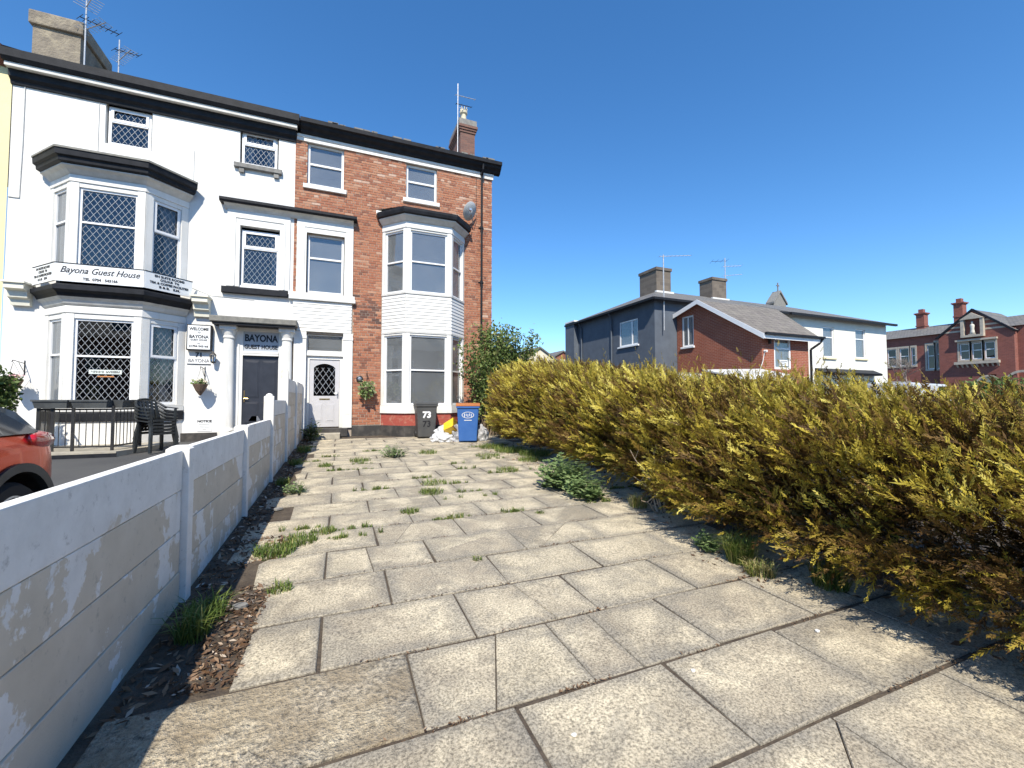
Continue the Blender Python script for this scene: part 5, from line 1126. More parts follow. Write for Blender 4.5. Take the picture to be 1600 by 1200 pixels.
# flat roofed garages behind the hedge
s = thing('garage', 'flat roofed garage with white fascia just above the hedge', 'garage', (11.5,13,0.25))
m = MB(); m.box(9.4,15.2,12.6,15.2,0.2,2.1); m.build('wall', GREYR, s); m = MB(); m.box(9.3,15.3,12.5,15.3,2.12,2.36); m.build('fascia', UPVC, s); m = MB(); m.box(9.34,15.26,12.54,15.26,2.362,2.42); m.build('roof', FELT, s)
s = thing('lean_to', 'low lean-to with white sloping sheet roof by the annexe', 'shed', (14.6,11.8,0.25))
m = MB(); m.box(13.4,16.3,11.4,12.3,0.2,2.2); m.build('wall', WHITE, s); m = MB(); m.extr([(13.2,11.2,2.22),(16.5,11.2,2.30),(16.5,12.5,2.62),(13.2,12.5,2.50)], (0,0,0.06)); m.build('roof', COVE, s); m = MB(); m.box(13.2,16.5,11.1,11.19,2.12,2.30); m.build('fascia', UPVC, s)

# ---------------- red brick gothic building on the far side of the street
cv = thing('gothic_building', 'red brick gothic building with steep gable, tall chimneys and stone niche', 'building', (58,22,0.25))
DST = pm('dressed_stone', (0.50,0.43,0.34), (0.38,0.33,0.27), 4, 0.9)
XC = 56.0; MC = frX(XC); XG = 55.4; MG = frX(XG)
wins = [(-27.3,-26.5,5.0,6.9),(-26.2,-25.4,5.0,6.9),(-25.2,-24.85,5.0,6.9),(-23.9,-23.3,4.5,7.0),(-23.2,-22.6,4.5,7.2),(-27.2,-25.4,1.2,3.2)]
m = MB(); wall_sheet(m, -34, -17.0, 0.2, 8.05, wins, 0.2, MC)
gw = [(-21.2,-20.5,5.2,6.75),(-20.35,-19.65,5.2,6.75),(-19.5,-18.8,5.2,6.75),(-19.9,-18.8,0.6,3.7)]
wall_sheet(m, -22.7, -17.6, 0.2, 7.75, gw, 0.2, MG); m.M = MG
m.add([(-22.7,0,7.75),(-17.6,0,7.75),(-20.2,0,9.95)], [(0,1,2)]); m.M = None
for y in (22.7,17.6): m.add([(XG,y,0.2),(XC+0.1,y,0.2),(XC+0.1,y,7.9),(XG,y,7.75)], [(0,1,2,3)])
m.add([(XC+8,17,0.2),(XC+8,34,0.2),(XC+8,34,8.05),(XC+8,17,8.05)], [(0,1,2,3)]); m.add([(XC,34,0.2),(XC+8,34,0.2),(XC+8,34,8.05),(XC,34,8.05)], [(0,1,2,3)]); m.add([(XC,17,0.2),(XC+8,17,0.2),(XC+8,17,8.05),(XC,17,8.05)], [(0,1,2,3)]); m.build('brick_wall', BRICKC, cv, recalc=False)
for q in wins+gw[:3]:
    Mq = MG if q in gw else MC; w = window(cv, Mq, *q, v=0.1, fr=0.08, rail=0.55, glass=GLASSF); m = MB(Mq); m.box(q[0]-0.14,q[1]+0.14,-0.03,0.05,q[3],q[3]+0.2); m.box(q[0]-0.14,q[1]+0.14,-0.06,0.05,q[2]-0.16,q[2]); m.box(q[0]-0.14,q[0],-0.03,0.05,q[2],q[3]); m.box(q[1],q[1]+0.14,-0.03,0.05,q[2],q[3]); m.build('stone_surround', DST, cv)
m = MB(MG); m.box(-21.5,-18.5,-0.35,0,4.75,5.0); m.build('stone_band', DST, cv); m = MB(MG); m.box(-21.4,-18.6,-0.30,0,6.95,7.12); m.build('stone_band', DST, cv)
for k in range(9):
    m = MB(MG); u = -21.4+k*0.34; m.extr([(u,-0.3,4.75),(u+0.16,-0.3,4.75),(u+0.13,-0.05,4.45),(u+0.03,-0.05,4.45)], (0,0.05,0)); m.build('corbel', DST, cv)
for z in (7.9,8.3,8.75):
    hw = (9.95-z)/2.2*2.55; m = MB(MG); m.box(-20.15-hw+0.15,-20.85,-0.02,0.02,z,z+0.16); m.build('stone_band', DST, cv); m = MB(MG); m.box(-19.45,-20.15+hw-0.15,-0.02,0.02,z,z+0.16); m.build('stone_band', DST, cv)
m = MB(MG)   # door arch and porch arch rings
for (uc, zc, r_, w_) in ((-19.35,2.9,0.62,0.16),(-17.2,2.9,0.9,0.2)):
    m = MB(MG)
    for k in range(12):
        a, b = math.pi*k/12, math.pi*(k+1)/12
        m.extr([(uc+r_*math.cos(a),-0.05,zc+r_*math.sin(a)),(uc+r_*math.cos(b),-0.05,zc+r_*math.sin(b)),(uc+(r_+w_)*math.cos(b),-0.05,zc+(r_+w_)*math.sin(b)),(uc+(r_+w_)*math.cos(a),-0.05,zc+(r_+w_)*math.sin(a))], (0,0.12,0))
    m.build('stone_arch', DST, cv)
w = window(cv, MG, -19.9, -18.8, 0.6, 3.5, v=0.12, fr=0.1)
m = MB(MG); m.extr([(-22.95,-0.15,7.5),(-20.2,-0.15,10.02),(-17.35,-0.15,7.5),(-17.6,-0.15,7.5),(-20.2,-0.15,9.8),(-22.7,-0.15,7.5)], (0,0.35,0)); m.build('gable_coping', BLACKP, cv)
m = MB(); m.add([(XC-0.3,34,8.0),(XC-0.3,17,8.0),(XC+4,17,9.45),(XC+4,31,9.45)], [(0,1,2,3)]); m.add([(XC-0.3,34,8.0),(XC+4,31,9.45),(XC+8,34,8.0)], [(0,1,2)]); m.add([(XC+8,34,8.0),(XC+8,17,8.0),(XC+4,17,9.45),(XC+4,31,9.45)], [(0,1,2,3)])
m.add([(XG-0.1,22.85,7.6),(XG-0.1,20.2,9.95),(XC+5,20.2,9.95),(XC+5,22.85,7.6)], [(0,1,2,3)]); m.add([(XG-0.1,17.45,7.6),(XG-0.1,20.2,9.95),(XC+5,20.2,9.95),(XC+5,17.45,7.6)], [(0,1,2,3)]); m.build('roof', SLATEY, cv, recalc=False)
for (y0, y1, zt) in ((25.4,26.1,11.2),(22.3,23.0,11.7)):
    m = MB(); m.box(59.2,60.0,y0,y1,8.5,zt-0.45); m.build('chimney', BRICKC, cv)
    for (e, za, zb) in ((0.05,zt-1.75,zt-1.62),(0.07,zt-0.448,zt-0.36),(0.14,zt-0.358,zt-0.24)):
        m = MB(); m.box(59.2-e,60.0+e,y0-e,y1+e,za,zb); m.build('chimney_course', BRICKC, cv)
    m = MB(); m.box(59.35,59.85,y0+0.15,y1-0.15,zt-0.238,zt+0.18); m.build('chimney_pot', BRICKC, cv)
m = MB(MG); m.box(-20.95,-20.72,-0.35,0,7.5,9.0); m.box(-19.62,-19.4,-0.35,0,7.5,9.0); m.box(-20.95,-19.4,-0.4,0,7.3,7.5); m.extr([(-21.0,-0.4,9.0),(-19.35,-0.4,9.0),(-20.17,-0.4,9.6)], (0,0.4,0)); m.build('stone_niche', DST, cv)
s = thing('statue', 'small pale robed statue standing in the stone gable niche', 'statue', (XG-0.2,20.17,7.5))
m = MB(); m.lathe([(0.19,7.58),(0.16,7.8),(0.13,8.1),(0.17,8.35),(0.14,8.48),(0.05,8.53),(0.08,8.6),(0.085,8.68),(0.06,8.76),(0.0,8.79)], (XG-0.22,20.17,0), 12); m.build('figure', pm('pale_stone', (0.62,0.58,0.50)), s, smooth=True)
m = MB(); m.box(XG-0.4,XG-0.05,19.95,20.4,7.5,7.58); m.build('base', DST, s)
# far gable with cross, far roofs, mast
s = thing('bellcote', 'small stone gable with a cross above the roof ridge', 'gable', (64,45,8))
m = MB(); m.extr([(62.6,45,8),(65.4,45,8),(65.4,45,16.7),(64,45,18.3),(62.6,45,16.7)], (0,1.0,0)); m.build('wall', STONE, s)
m = MB(); m.extr([(62.4,44.8,16.4),(64,44.8,18.3),(65.6,44.8,16.4),(65.6,44.8,16.7),(64,44.8,18.6),(62.4,44.8,16.7)], (0,1.4,0)); m.build('coping', STONE, s); m = MB(); m.box(63.93,64.07,45.2,45.34,18.5,19.9); m.box(63.65,64.35,45.2,45.34,19.35,19.48); m.build('cross', STONE, s)
for (x0, x1, y, ze, zr, col, lb) in ((19.6,24.4,45,5.9,7.5,(0.70,0.62,0.46),'distant cream gabled house between shrub and grey house'),(24.6,29.0,48,6.3,7.6,(0.28,0.10,0.07),'distant dark roofed brick house left of the grey house')):
    s = thing('distant_house', lb, 'house', ((x0+x1)/2,y,0.2)); m = MB(); m.extr([(x0,y,0.2),(x1,y,0.2),(x1,y,ze),((x0+x1)/2,y,zr),(x0,y,ze)], (0,7,0)); m.build('wall', pm('far_wall', col, None, 2, 0.9), s)
    m = MB(); m.extr([(x0-0.3,y-0.2,ze-0.1),((x0+x1)/2,y-0.2,zr),((x0+x1)/2,y-0.2,zr+0.2),(x0-0.3,y-0.2,ze+0.1)], (0,7.4,0)); m.extr([(x1+0.3,y-0.2,ze-0.1),((x0+x1)/2,y-0.2,zr),((x0+x1)/2,y-0.2,zr+0.2),(x1+0.3,y-0.2,ze+0.1)], (0,7.4,0)); m.build('roof', SLATE, s)
    m = MB(); m.box((x0+x1)/2-0.4,(x0+x1)/2+0.4,y-0.03,y+0.02,ze-0.9,ze+0.3); m.build('window', CURTAIN, s)
aerial('tv_aerial', 21.95, 46, 7.4, 9.4, 'thin distant aerial mast above the far cream gable', [(1.9,(0.9,0.3,0),4,0.7,0.3)], 0.03)
# ================================================================== planting
def frond_template(seed, nb=6):
    """flat conifer spray along +x, unit length: a slightly bent axis with uneven scale-leaf shoots, each a narrow diamond"""
    r = np.random.RandomState(seed); V = []; F = []; T = []; bend = 0.10*r.normal()
    def dia(p, q, w, t0=0.0, t1=1.0):
        p = np.array(p, float); q = np.array(q, float); d = q-p; s = np.cross(d, (0.15*r.normal(),0.15*r.normal(),1)); s = s/np.linalg.norm(s)*w; k = len(V)
        V.extend([p, p+d*0.5+s, q, p+d*0.5-s]); F.append((k,k+1,k+2,k+3)); T.extend([t0,(t0+t1)/2,t1,(t0+t1)/2])
    ax = lambda x: (x, bend*x*x, 0.12*bend*x)
    dia(ax(0),ax(0.55),0.016,0.0,0.5); dia(ax(0.45),ax(1.0),0.026,0.5,1.0)
    for k in range(nb*2):
        sg = 1 if k % 2 else -1; x = 0.10+0.78*(k+0.8*r.rand())/(nb*2); L = 0.30*(1-x*0.65)*(0.45+0.9*r.rand()); a = R(20+24*r.rand())
        p = ax(x); tip = (p[0]+L*math.cos(a), p[1]+sg*L*math.sin(a), p[2]+0.16*L*r.normal()); dia(p, tip, 0.020+0.012*r.rand(), x*0.5, 0.9)
        if r.rand() < 0.55:
            q = (np.array(p)+np.array(tip))*0.5; dia(q, q+np.array([L*0.45,-sg*L*0.05*r.rand(),0.05*r.normal()]), 0.020, 0.4, 1.0)
    n = 20
    while len(F) < n: dia(ax(0.8*r.rand()),ax(0.85+0.1*r.rand()),0.012,0.4,0.9)
    return np.array(V)[:4*n], np.array(F)[:n], np.array(T)[:4*n]
FTS = [frond_template(k) for k in range(7)]; FT = FTS[0]
def fronds(P, D, L, tint, seed=0, tipgain=0.35):
    outs = []; k = np.random.RandomState(seed+900).randint(0, len(FTS), len(P)); o = 0; Vs = []; Fs = []; Ts = []
    for j, tm in enumerate(FTS):
        q = k == j
        if not q.any(): continue
        V, F, T = fronds1(P[q], D[q], L[q], tint[q], tm, seed+j, tipgain); Vs.append(V); Fs.append(F+o); Ts.append(T); o += len(V)
    return np.concatenate(Vs), np.concatenate(Fs), np.concatenate(Ts)
def fronds1(P, D, L, tint, tmpl, seed, tipgain):
    r = np.random.RandomState(seed); n = len(P); D = D/np.linalg.norm(D,axis=1)[:,None]
    up = r.normal(0,1,(n,3)); S = np.cross(D, up); S /= np.linalg.norm(S,axis=1)[:,None]; N = np.cross(S, D)
    V, F, T = tmpl; W = P[:,None,:] + L[:,None,None]*(V[None,:,0:1]*D[:,None,:]+V[None,:,1:2]*S[:,None,:]+V[None,:,2:3]*N[:,None,:])
    W[:,:,2] -= 0.0
    tt = np.clip(tint[:,None] + (T[None,:]-0.6)*tipgain, 0, 1)
    FF = (F[None,:,:] + (np.arange(n)*len(V))[:,None,None]).reshape(-1,4)
    return W.reshape(-1,3), FF, tt.reshape(-1)
def lump(a, b, s):   # cheap smooth noise in -1..1
    return (np.sin(a*s*1.3+1.7)*np.cos(b*s*1.1+0.4)+np.sin(a*s*2.9+b*s*2.1+2.0)*0.6+np.sin(a*s*5.7-b*s*4.9)*0.35)/1.95
hd = thing('conifer_hedge', 'overgrown golden yellow conifer hedge along the right of the driveway', 'hedge', (4.6,5.5,0.1))
YA, YZ = -1.2, 10.9
def xfront(y): return np.interp(y, [-1.2,1.0,2.5,4.0,5.0,7.0,9.0,10.9], [2.80,2.90,3.02,3.25,3.48,3.58,3.52,3.65])
def ztop(y): return np.interp(y, [-1.2,1.2,2.0,3.0,4.0,5.5,7.0,8.5,10.0,10.9], [1.26,1.28,1.28,1.38,1.48,1.64,1.88,2.06,2.14,1.8])
r = np.random.RandomState(5)
def hedge_points(n, shell, seed):
    r = np.random.RandomState(seed); y = YA+(YZ-YA)*r.rand(n)**1.25
    # angle round the cross section: 0 front-bottom ... pi/2 top ... pi back
    a = r.rand(n)**1.15*math.pi*1.05-0.66
    endf = np.sqrt(np.clip(1-np.clip((y-(YZ-1.1))/1.1,0,1)**2, 0.05, 1))
    hw = 1.12*endf; zt = ztop(y); g = SL*np.clip(y,-6,13.4); zl = g+0.03+0.10*np.clip(y/4,0,1)
    ca, sa = np.cos(a), np.sin(a); e = 0.62
    px = np.sign(ca)*np.abs(ca)**e; pz = np.sign(sa)*np.abs(sa)**e
    bul = 1+0.14*lump(y*1.0, a*2.0, 1.6)+0.06*lump(y, a*3, 5.0)
    xc = xfront(y)+1.12
    zc = zl+(zt-zl)*0.42
    x = xc-hw*px*bul*shell; z = np.where(pz > 0, zc+(zt-zc)*pz*bul*shell, zc+(zc-zl)*pz*shell)
    # undercut: the foot of the hedge leans back from the drive
    x += np.where(ca > 0, (0.10+0.20*np.clip(y/4,0,1))*np.clip((zc-z)/(zc-zl+1e-6),0,1)**2*ca, 0)
    nrm = np.stack([-px*0.9, 0.15*r.normal(0,1,n)+0.55*np.clip((y-(YZ-0.9))/0.9,0,1), pz*0.75], 1)
    return np.stack([x,y,z],1), nrm, a, y
allV = []; allF = []; allT = []; off = 0
for (nc, per, sh, sd, L0) in ((4000,9,1.0,31,0.18),(1900,9,0.84,32,0.21),(1300,8,0.62,33,0.26),(1100,8,0.36,34,0.30)):
    rr = np.random.RandomState(sd+50); C0, Nn, a, y = hedge_points(nc, sh*(0.93+0.14*rr.rand(nc)) if sh == 1.0 else sh, sd)
    low = np.clip((0.75-C0[:,2])/0.6,0,1)[:,None]
    Dc = Nn*0.65 + rr.normal(0,0.22,(nc,3)) + np.array([-0.36,0.20,0.66])*(1-0.7*low); Dc /= np.linalg.norm(Dc,axis=1)[:,None]
    z = C0[:,2]; patch = lump(y*1.3+z, z*2.0-y, 1.4)
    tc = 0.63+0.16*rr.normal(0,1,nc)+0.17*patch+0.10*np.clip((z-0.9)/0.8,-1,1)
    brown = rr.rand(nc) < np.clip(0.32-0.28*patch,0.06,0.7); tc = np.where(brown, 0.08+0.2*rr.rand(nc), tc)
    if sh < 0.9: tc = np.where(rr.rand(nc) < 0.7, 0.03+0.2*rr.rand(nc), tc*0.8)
    n = nc*per; C1 = np.repeat(C0,per,0); D1 = np.repeat(Dc,per,0); t1 = rr.rand(n,1)*0.30-0.20
    P = C1 + D1*t1 + rr.normal(0,0.035,(n,3)); D = D1*1.0 + rr.normal(0,0.27,(n,3))
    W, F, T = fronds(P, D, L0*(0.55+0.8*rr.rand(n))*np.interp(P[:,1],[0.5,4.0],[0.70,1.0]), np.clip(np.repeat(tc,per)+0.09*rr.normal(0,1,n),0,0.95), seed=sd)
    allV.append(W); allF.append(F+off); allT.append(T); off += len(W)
# long leader shoots sticking out of the top and face
rs = np.random.RandomState(77)
for k in range(260):
    y = rs.choice([1.9+0.5*rs.rand(), 2.3+0.35*rs.rand(), 3.6+1.1*rs.rand(), YA+(YZ-YA)*rs.rand()], p=[0.12,0.12,0.16,0.60]); x = xfront(y)+0.35+1.3*rs.rand(); z0 = ztop(y)-0.25; H = (0.24+0.24*rs.rand())*(1.3 if 1.6 < y < 4.7 else 0.8)
    d = np.array([-0.35+0.3*rs.normal(), 0.35*rs.normal(), 1.0]); d /= np.linalg.norm(d); n = 9
    tt = np.linspace(0,1,n); P = np.array([x,y,z0])+d*H*tt[:,None]; sgn = np.where(np.arange(n) % 2, 1, -1)[:,None]; sd_ = np.cross(d,[rs.normal(),rs.normal(),0.1]); sd_ /= np.linalg.norm(sd_)
    D = d[None,:]*1.0+sgn*sd_[None,:]*0.75; W, F, T = fronds(P, D, (0.20*(1-0.55*tt)), np.full(n,0.50+0.18*rs.rand()), seed=k)
    allV.append(W); allF.append(F+off); allT.append(T); off += len(W)
for k in range(26):     # the tallest wispy leaders
    y = (2.35+0.35*rs.rand()) if k < 9 else ((3.6+0.9*rs.rand()) if k < 18 else 1.5+8*rs.rand()); x = xfront(y)+0.5+0.7*rs.rand(); z0 = ztop(y)-0.1; H = 0.42+0.22*rs.rand()
    d = np.array([-0.25+0.25*rs.normal(), 0.25*rs.normal(), 1.0]); d /= np.linalg.norm(d); n = 11; tt = np.linspace(0,1,n); P = np.array([x,y,z0])+d*H*tt[:,None]
    sgn = np.where(np.arange(n) % 2, 1, -1)[:,None]; sd_ = np.cross(d,[rs.normal(),rs.normal(),0.1]); sd_ /= np.linalg.norm(sd_); D = d[None,:]+sgn*sd_[None,:]*0.6
    W, F, T = fronds(P, D, 0.17*(1-0.6*tt), np.full(n,0.45+0.2*rs.rand()), seed=k+400); allV.append(W); allF.append(F+off); allT.append(T); off += len(W)
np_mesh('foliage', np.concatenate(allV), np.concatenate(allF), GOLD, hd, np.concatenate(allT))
m = MB()
for k in range(34):
    y = YA+0.2+(YZ-YA-0.5)*k/34+rs.uniform(-0.05,0.05); x = xfront(y)+1.15+rs.uniform(-0.12,0.12); g0 = gz(y)-0.05
    m.path([(x,y,g0),(x+rs.normal()*0.04,y+rs.normal()*0.04,g0+0.5),(x+rs.normal()*0.1,y+rs.normal()*0.1,ztop(y)-0.35)], 0.026, 6, 0.010)
    for q in range(9):
        h = (0.12+rs.rand()*0.42)*(ztop(y)-0.2); sgn = -1 if q % 3 else 1
        m.path([(x,y,g0+h),(x+sgn*0.45,y+rs.normal()*0.12,g0+h+0.22),(x+sgn*(0.8+0.2*rs.rand()),y+rs.normal()*0.2,g0+h+0.45+0.1*rs.rand())], 0.013, 4, 0.004)
m.build('branches', BARK, hd, recalc=False)

def leafy(name, c, rad, n, size, mat, root, seed, hollow=0.55, hole=0.0, up=0.3):
    r = np.random.RandomState(seed); P = r.normal(0,1,(n,3)); P /= np.linalg.norm(P,axis=1)[:,None]; q = hollow+(1-hollow)*r.rand(n)
    bul = 1+0.25*lump(P[:,0]*3+P[:,2]*2, P[:,1]*3-P[:,2], 1.7); P = P*(q*bul)[:,None]*np.array(rad)+np.array(c)
    A = r.normal(0,1,(n,3)); A[:,2] += up; A /= np.linalg.norm(A,axis=1)[:,None]; Bv = np.cross(A, r.normal(0,1,(n,3))); Bv /= np.linalg.norm(Bv,axis=1)[:,None]
    s = size*(0.55+0.9*r.rand(n,1)); V = np.stack([P, P+A*s*0.5+Bv*s*0.3, P+A*s, P+A*s*0.5-Bv*s*0.3],1).reshape(-1,3)
    return np_mesh(name, V, np.arange(4*n).reshape(-1,4), mat, root, np.repeat(np.clip(r.normal(0.5,0.2,n),0,1),4))
# cotoneaster at the corner of the brick house
sh = thing('corner_shrub', 'tall loose green shrub growing at the corner of the brick house', 'shrub', (4.7,12.5,0.28))
stems = []; rs = np.random.RandomState(8); m = MB(); VV = []; FF = []; TT = []; off = 0
for k in range(80):
    b = np.array([4.55+0.25*rs.normal(),12.35+0.2*rs.normal(),0.3]); tip = np.array([4.6+0.62*rs.normal(),12.3+0.35*rs.normal(),1.8+1.95*rs.rand()]); 
    if k % 5 == 0: tip += np.array([0.9,0.1,-0.35])
    mid = (b+tip)/2+np.array([0.15*rs.normal(),0.1*rs.normal(),0.3]); pts = [(1-t)**2*b+2*t*(1-t)*mid+t*t*tip for t in np.linspace(0,1,7)]
    m.path([tuple(p) for p in pts], 0.018, 5, 0.004)
    for t in np.linspace(0.25,1,30):
        p = (1-t)**2*b+2*t*(1-t)*mid+t*t*tip
        n = 11; P = p+rs.normal(0,0.10,(n,3)); A = rs.normal(0,1,(n,3)); A /= np.linalg.norm(A,axis=1)[:,None]; Bv = np.cross(A,rs.normal(0,1,(n,3))); Bv /= np.linalg.norm(Bv,axis=1)[:,None]; s = 0.085*(0.6+0.8*rs.rand(n,1))
        V = np.stack([P,P+A*s*0.5+Bv*s*0.33,P+A*s,P+A*s*0.5-Bv*s*0.33],1).reshape(-1,3); VV.append(V); FF.append(np.arange(4*n).reshape(-1,4)+off); TT.append(np.repeat(np.clip(rs.normal(0.66,0.22,n),0,1),4)); off += 4*n
m.build('stems', BARK, sh, recalc=False); np_mesh('crown', np.concatenate(VV), np.concatenate(FF), GREEN, sh, np.concatenate(TT))
# weeds: rosettes of toothed leaves on arching stalks
def weed(x, y, w, h, n, label, seed, mat=None):
    s = thing('weed', label, 'weed', (x,y,gz(y)), 'weeds growing in the paving'); r = np.random.RandomState(seed); VV = []; TT = []; st = MB(); g = gz(y)
    for k in range(n):
        a = r.rand()*6.283; rad = w*0.5*math.sqrt(r.rand()); top = np.array([x+rad*math.cos(a),y+rad*math.sin(a),g+h*(1-0.6*(rad/(w*0.5))**2)*(0.55+0.5*r.rand())]); b = np.array([x+rad*0.35*math.cos(a),y+rad*0.35*math.sin(a),g-0.01])
        st.tube(tuple(b),tuple(top),0.003,3,0.0015)
        for q in range(5):
            p = b+(top-b)*(0.35+0.16*q); d = np.array([math.cos(a+1.3*q),math.sin(a+1.3*q),0.35+0.3*r.rand()]); d /= np.linalg.norm(d); L = h*0.16+0.045*r.rand(); sd_ = np.cross(d,[0,0,1.0]); sd_ /= np.linalg.norm(sd_); dn = np.array([0,0,-0.25*L])
            VV.append(np.array([p,p+d*L*0.3+sd_*L*0.28,p+d*L*0.6+sd_*L*0.16+dn*0.4,p+d*L+dn,p+d*L*0.6-sd_*L*0.16+dn*0.4,p+d*L*0.3-sd_*L*0.28])); TT.append(np.full(6, np.clip(r.normal(0.5,0.22),0,1)))
    V = np.concatenate(VV); F = np.arange(len(V)).reshape(-1,6); np_mesh('leaves', V, F, mat or WEEDM, s, np.concatenate(TT)); st.build('stalks', WEEDM, s, recalc=False)
weed(1.05,8.95,0.62,0.26,70,'round dark green weed in the paving before the brick house',1)
weed(-0.50,6.25,0.36,0.16,40,'small bright green weed beside the wall shadow',2)
weed(2.98,5.30,0.85,0.48,170,'big pale green weed clump at the foot of the hedge, upper part',3)
weed(2.95,4.68,0.6,0.34,110,'pale green weed clump at the foot of the hedge, lower part',4)
weed(2.98,2.78,0.26,0.16,40,'low green weed beside grass tuft at hedge foot',6)
weed(-1.0+0.35,12.4,0.5,0.62,50,'straggly dark weed in the corner left of the grey door',7,GREEN)
# bare sapling in front of the hedge
s = thing('bare_sapling', 'leafless pale twiggy sapling in front of the golden hedge', 'sapling', (3.40,3.83,0.085)); m = MB(); rs = np.random.RandomState(4)
for k, (dx, dy, H) in enumerate(((-0.30,0.10,0.72),(-0.10,-0.05,0.78),(0.07,-0.10,0.62),(0.02,0.12,0.55),(-0.34,-0.05,0.18),(-0.2,0.2,0.4))):
    pts = [(3.40+dx*t+0.05*math.sin(5*t+k),3.83+dy*t,0.08+H*t*(1.1-0.1*t)) for t in np.linspace(0,1,7)]; m.path(pts, 0.011, 5, 0.003)
    for q in range(3): p = pts[3+q]; m.tube(p,(p[0]+rs.normal()*0.10,p[1]+rs.normal()*0.08,p[2]+0.10+0.06*rs.rand()),0.004,4,0.0015)
m.build('stems', TWIG, s, recalc=False)
# grass: tufts in joints (stuff) and the two big tufts
def blades(x, y, n, L, spread, r, dry=0.0, z=None):
    a = r.rand(n)*6.283; rad = spread*np.sqrt(r.rand(n)); bx = x+rad*np.cos(a); by = y+rad*np.sin(a); g = (gz(y) if z is None else z)-0.012
    L = L*(0.45+0.75*r.rand(n)); ln = 0.25+0.75*r.rand(n); th = r.rand(n)*6.283; w = 0.0022+0.0018*r.rand(n)
    dx, dy = np.cos(th)*ln, np.sin(th)*ln; sx, sy = -np.sin(th)*w, np.cos(th)*w
    p0 = np.stack([bx,by,np.full(n,g)],1); p1 = p0+np.stack([dx*L*0.35,dy*L*0.35,L*0.62],1); p2 = p0+np.stack([dx*L*0.95,dy*L*0.95,L*(1.0-0.35*ln)],1); S = np.stack([sx,sy,np.zeros(n)],1)
    V = np.stack([p0-S,p0+S,p1+S*0.9,p1-S*0.9,p2],1).reshape(-1,3); i = np.arange(n)[:,None]*5
    F = np.concatenate([i+np.array([[0,1,2]]),i+np.array([[0,2,3]]),i+np.array([[3,2,4]])]); return V, F, np.repeat(np.clip(r.normal(0.35+dry,0.2,n),0,1),5)
rg = np.random.RandomState(12); parts = []
for k in range(38):     # along joints further up the drive
    y = 4.2+8.3*rg.rand()**1.1; row = round((y-row0)/PY); y = row0+row*PY if rg.rand() < 0.7 else y; x = -0.6+4.2*rg.rand() if rg.rand() < 0.75 else 2.6+1.4*rg.rand()
    m_ = 6+int(9*rg.rand()); ex = 0.06+0.13*rg.rand()
    for q in range(m_): parts.append(blades(x+ex*rg.normal(),y+0.015*rg.normal(),18,0.035+0.05*rg.rand(),0.025,rg,0.15*rg.rand()))
for (x, y, n, L, sp) in ((-0.47,4.05,420,0.10,0.16),(-0.30,4.25,300,0.09,0.14),(-0.10,4.45,160,0.07,0.10),(-0.72,3.05,260,0.16,0.10),(-0.72,2.85,200,0.18,0.08),(-0.35,3.3,120,0.07,0.08),(1.15,5.65,260,0.09,0.16),(0.75,4.85,160,0.07,0.10),(1.3,6.2,240,0.08,0.2),(0.4,8.6,240,0.10,0.2),(-0.2,8.2,200,0.10,0.12),(1.8,9.2,220,0.12,0.2),(2.1,4.3,60,0.05,0.05),(1.05,3.3,50,0.05,0.04),(3.6,8.9,700,0.16,0.35),(3.9,8.2,700,0.17,0.35),(3.4,9.6,500,0.15,0.3),(3.5,7.6,350,0.12,0.25),(2.9,8.4,260,0.10,0.25),(2.7,6.8,220,0.09,0.2),(-0.72,6.9,160,0.12,0.1),(-0.7,8.6,200,0.14,0.12),(-0.68,10.3,240,0.18,0.15)):
    parts.append(blades(x,y,n,L,sp,rg,0.05))
def join(ps):
    o = 0; Vs = []; Fs = []; Ts = []
    for V, F, T in ps: Vs.append(V); Fs.append(F+o); Ts.append(T); o += len(V)
    return np.concatenate(Vs), np.concatenate(Fs), np.concatenate(Ts)
V, F, T = join(parts); tag(np_mesh('joint_grass', V, F, GRASSM, None, T), 'short grass growing from the joints between paving slabs', 'grass', kind='stuff')
for (x, y, n, L, sp, dry, lb) in ((3.02,2.50,520,0.26,0.10,0.12,'tall grass tuft at the hedge foot with straw coloured blades'),(3.22,1.95,260,0.24,0.10,0.05,'thin dark grass tuft in the hedge shadow nearest the camera'),(3.3,4.1,200,0.2,0.09,0.45,'dry straw grass tuft beside the bare sapling'),(2.95,2.28,260,0.13,0.10,0.45,'low straw coloured grass tuft on the slab edge')):
    s = thing('grass_tuft', lb, 'grass', (x,y,gz(y)), 'grass tufts by the hedge'); V, F, T = blades(x,y,n,L,sp,np.random.RandomState(int(x*100)),dry); np_mesh('blades', V, F, GRASSM, s, T)
# bark chips, dead leaves and rubble along the wall foot and under the hedge
def litter(n, xr, yr, seed, size=0.03):
    r = np.random.RandomState(seed); x = xr[0]+(xr[1]-xr[0])*r.rand(n); y = yr[0]+(yr[1]-yr[0])*r.rand(n); P = np.stack([x,y,np.array([gz(v) for v in y])-0.010+0.022*r.rand(n)],1)
    A = r.normal(0,1,(n,3)); A[:,2] *= 0.35; A /= np.linalg.norm(A,axis=1)[:,None]; Bv = np.cross(A,r.normal(0,1,(n,3))*np.array([0.4,0.4,1])); Bv /= np.linalg.norm(Bv,axis=1)[:,None]; s = size*(0.4+r.rand(n,1))
    V = np.stack([P-A*s,P+Bv*s*0.35,P+A*s,P-Bv*s*0.35],1).reshape(-1,3); return V, np.arange(4*n).reshape(-1,4), np.repeat(r.rand(n),4)
LIT = foliage_mat('dead_leaf', [(0.0,(0.05,0.03,0.018)),(0.5,(0.16,0.09,0.05)),(0.85,(0.28,0.19,0.12)),(1.0,(0.55,0.48,0.40))], 0.1)
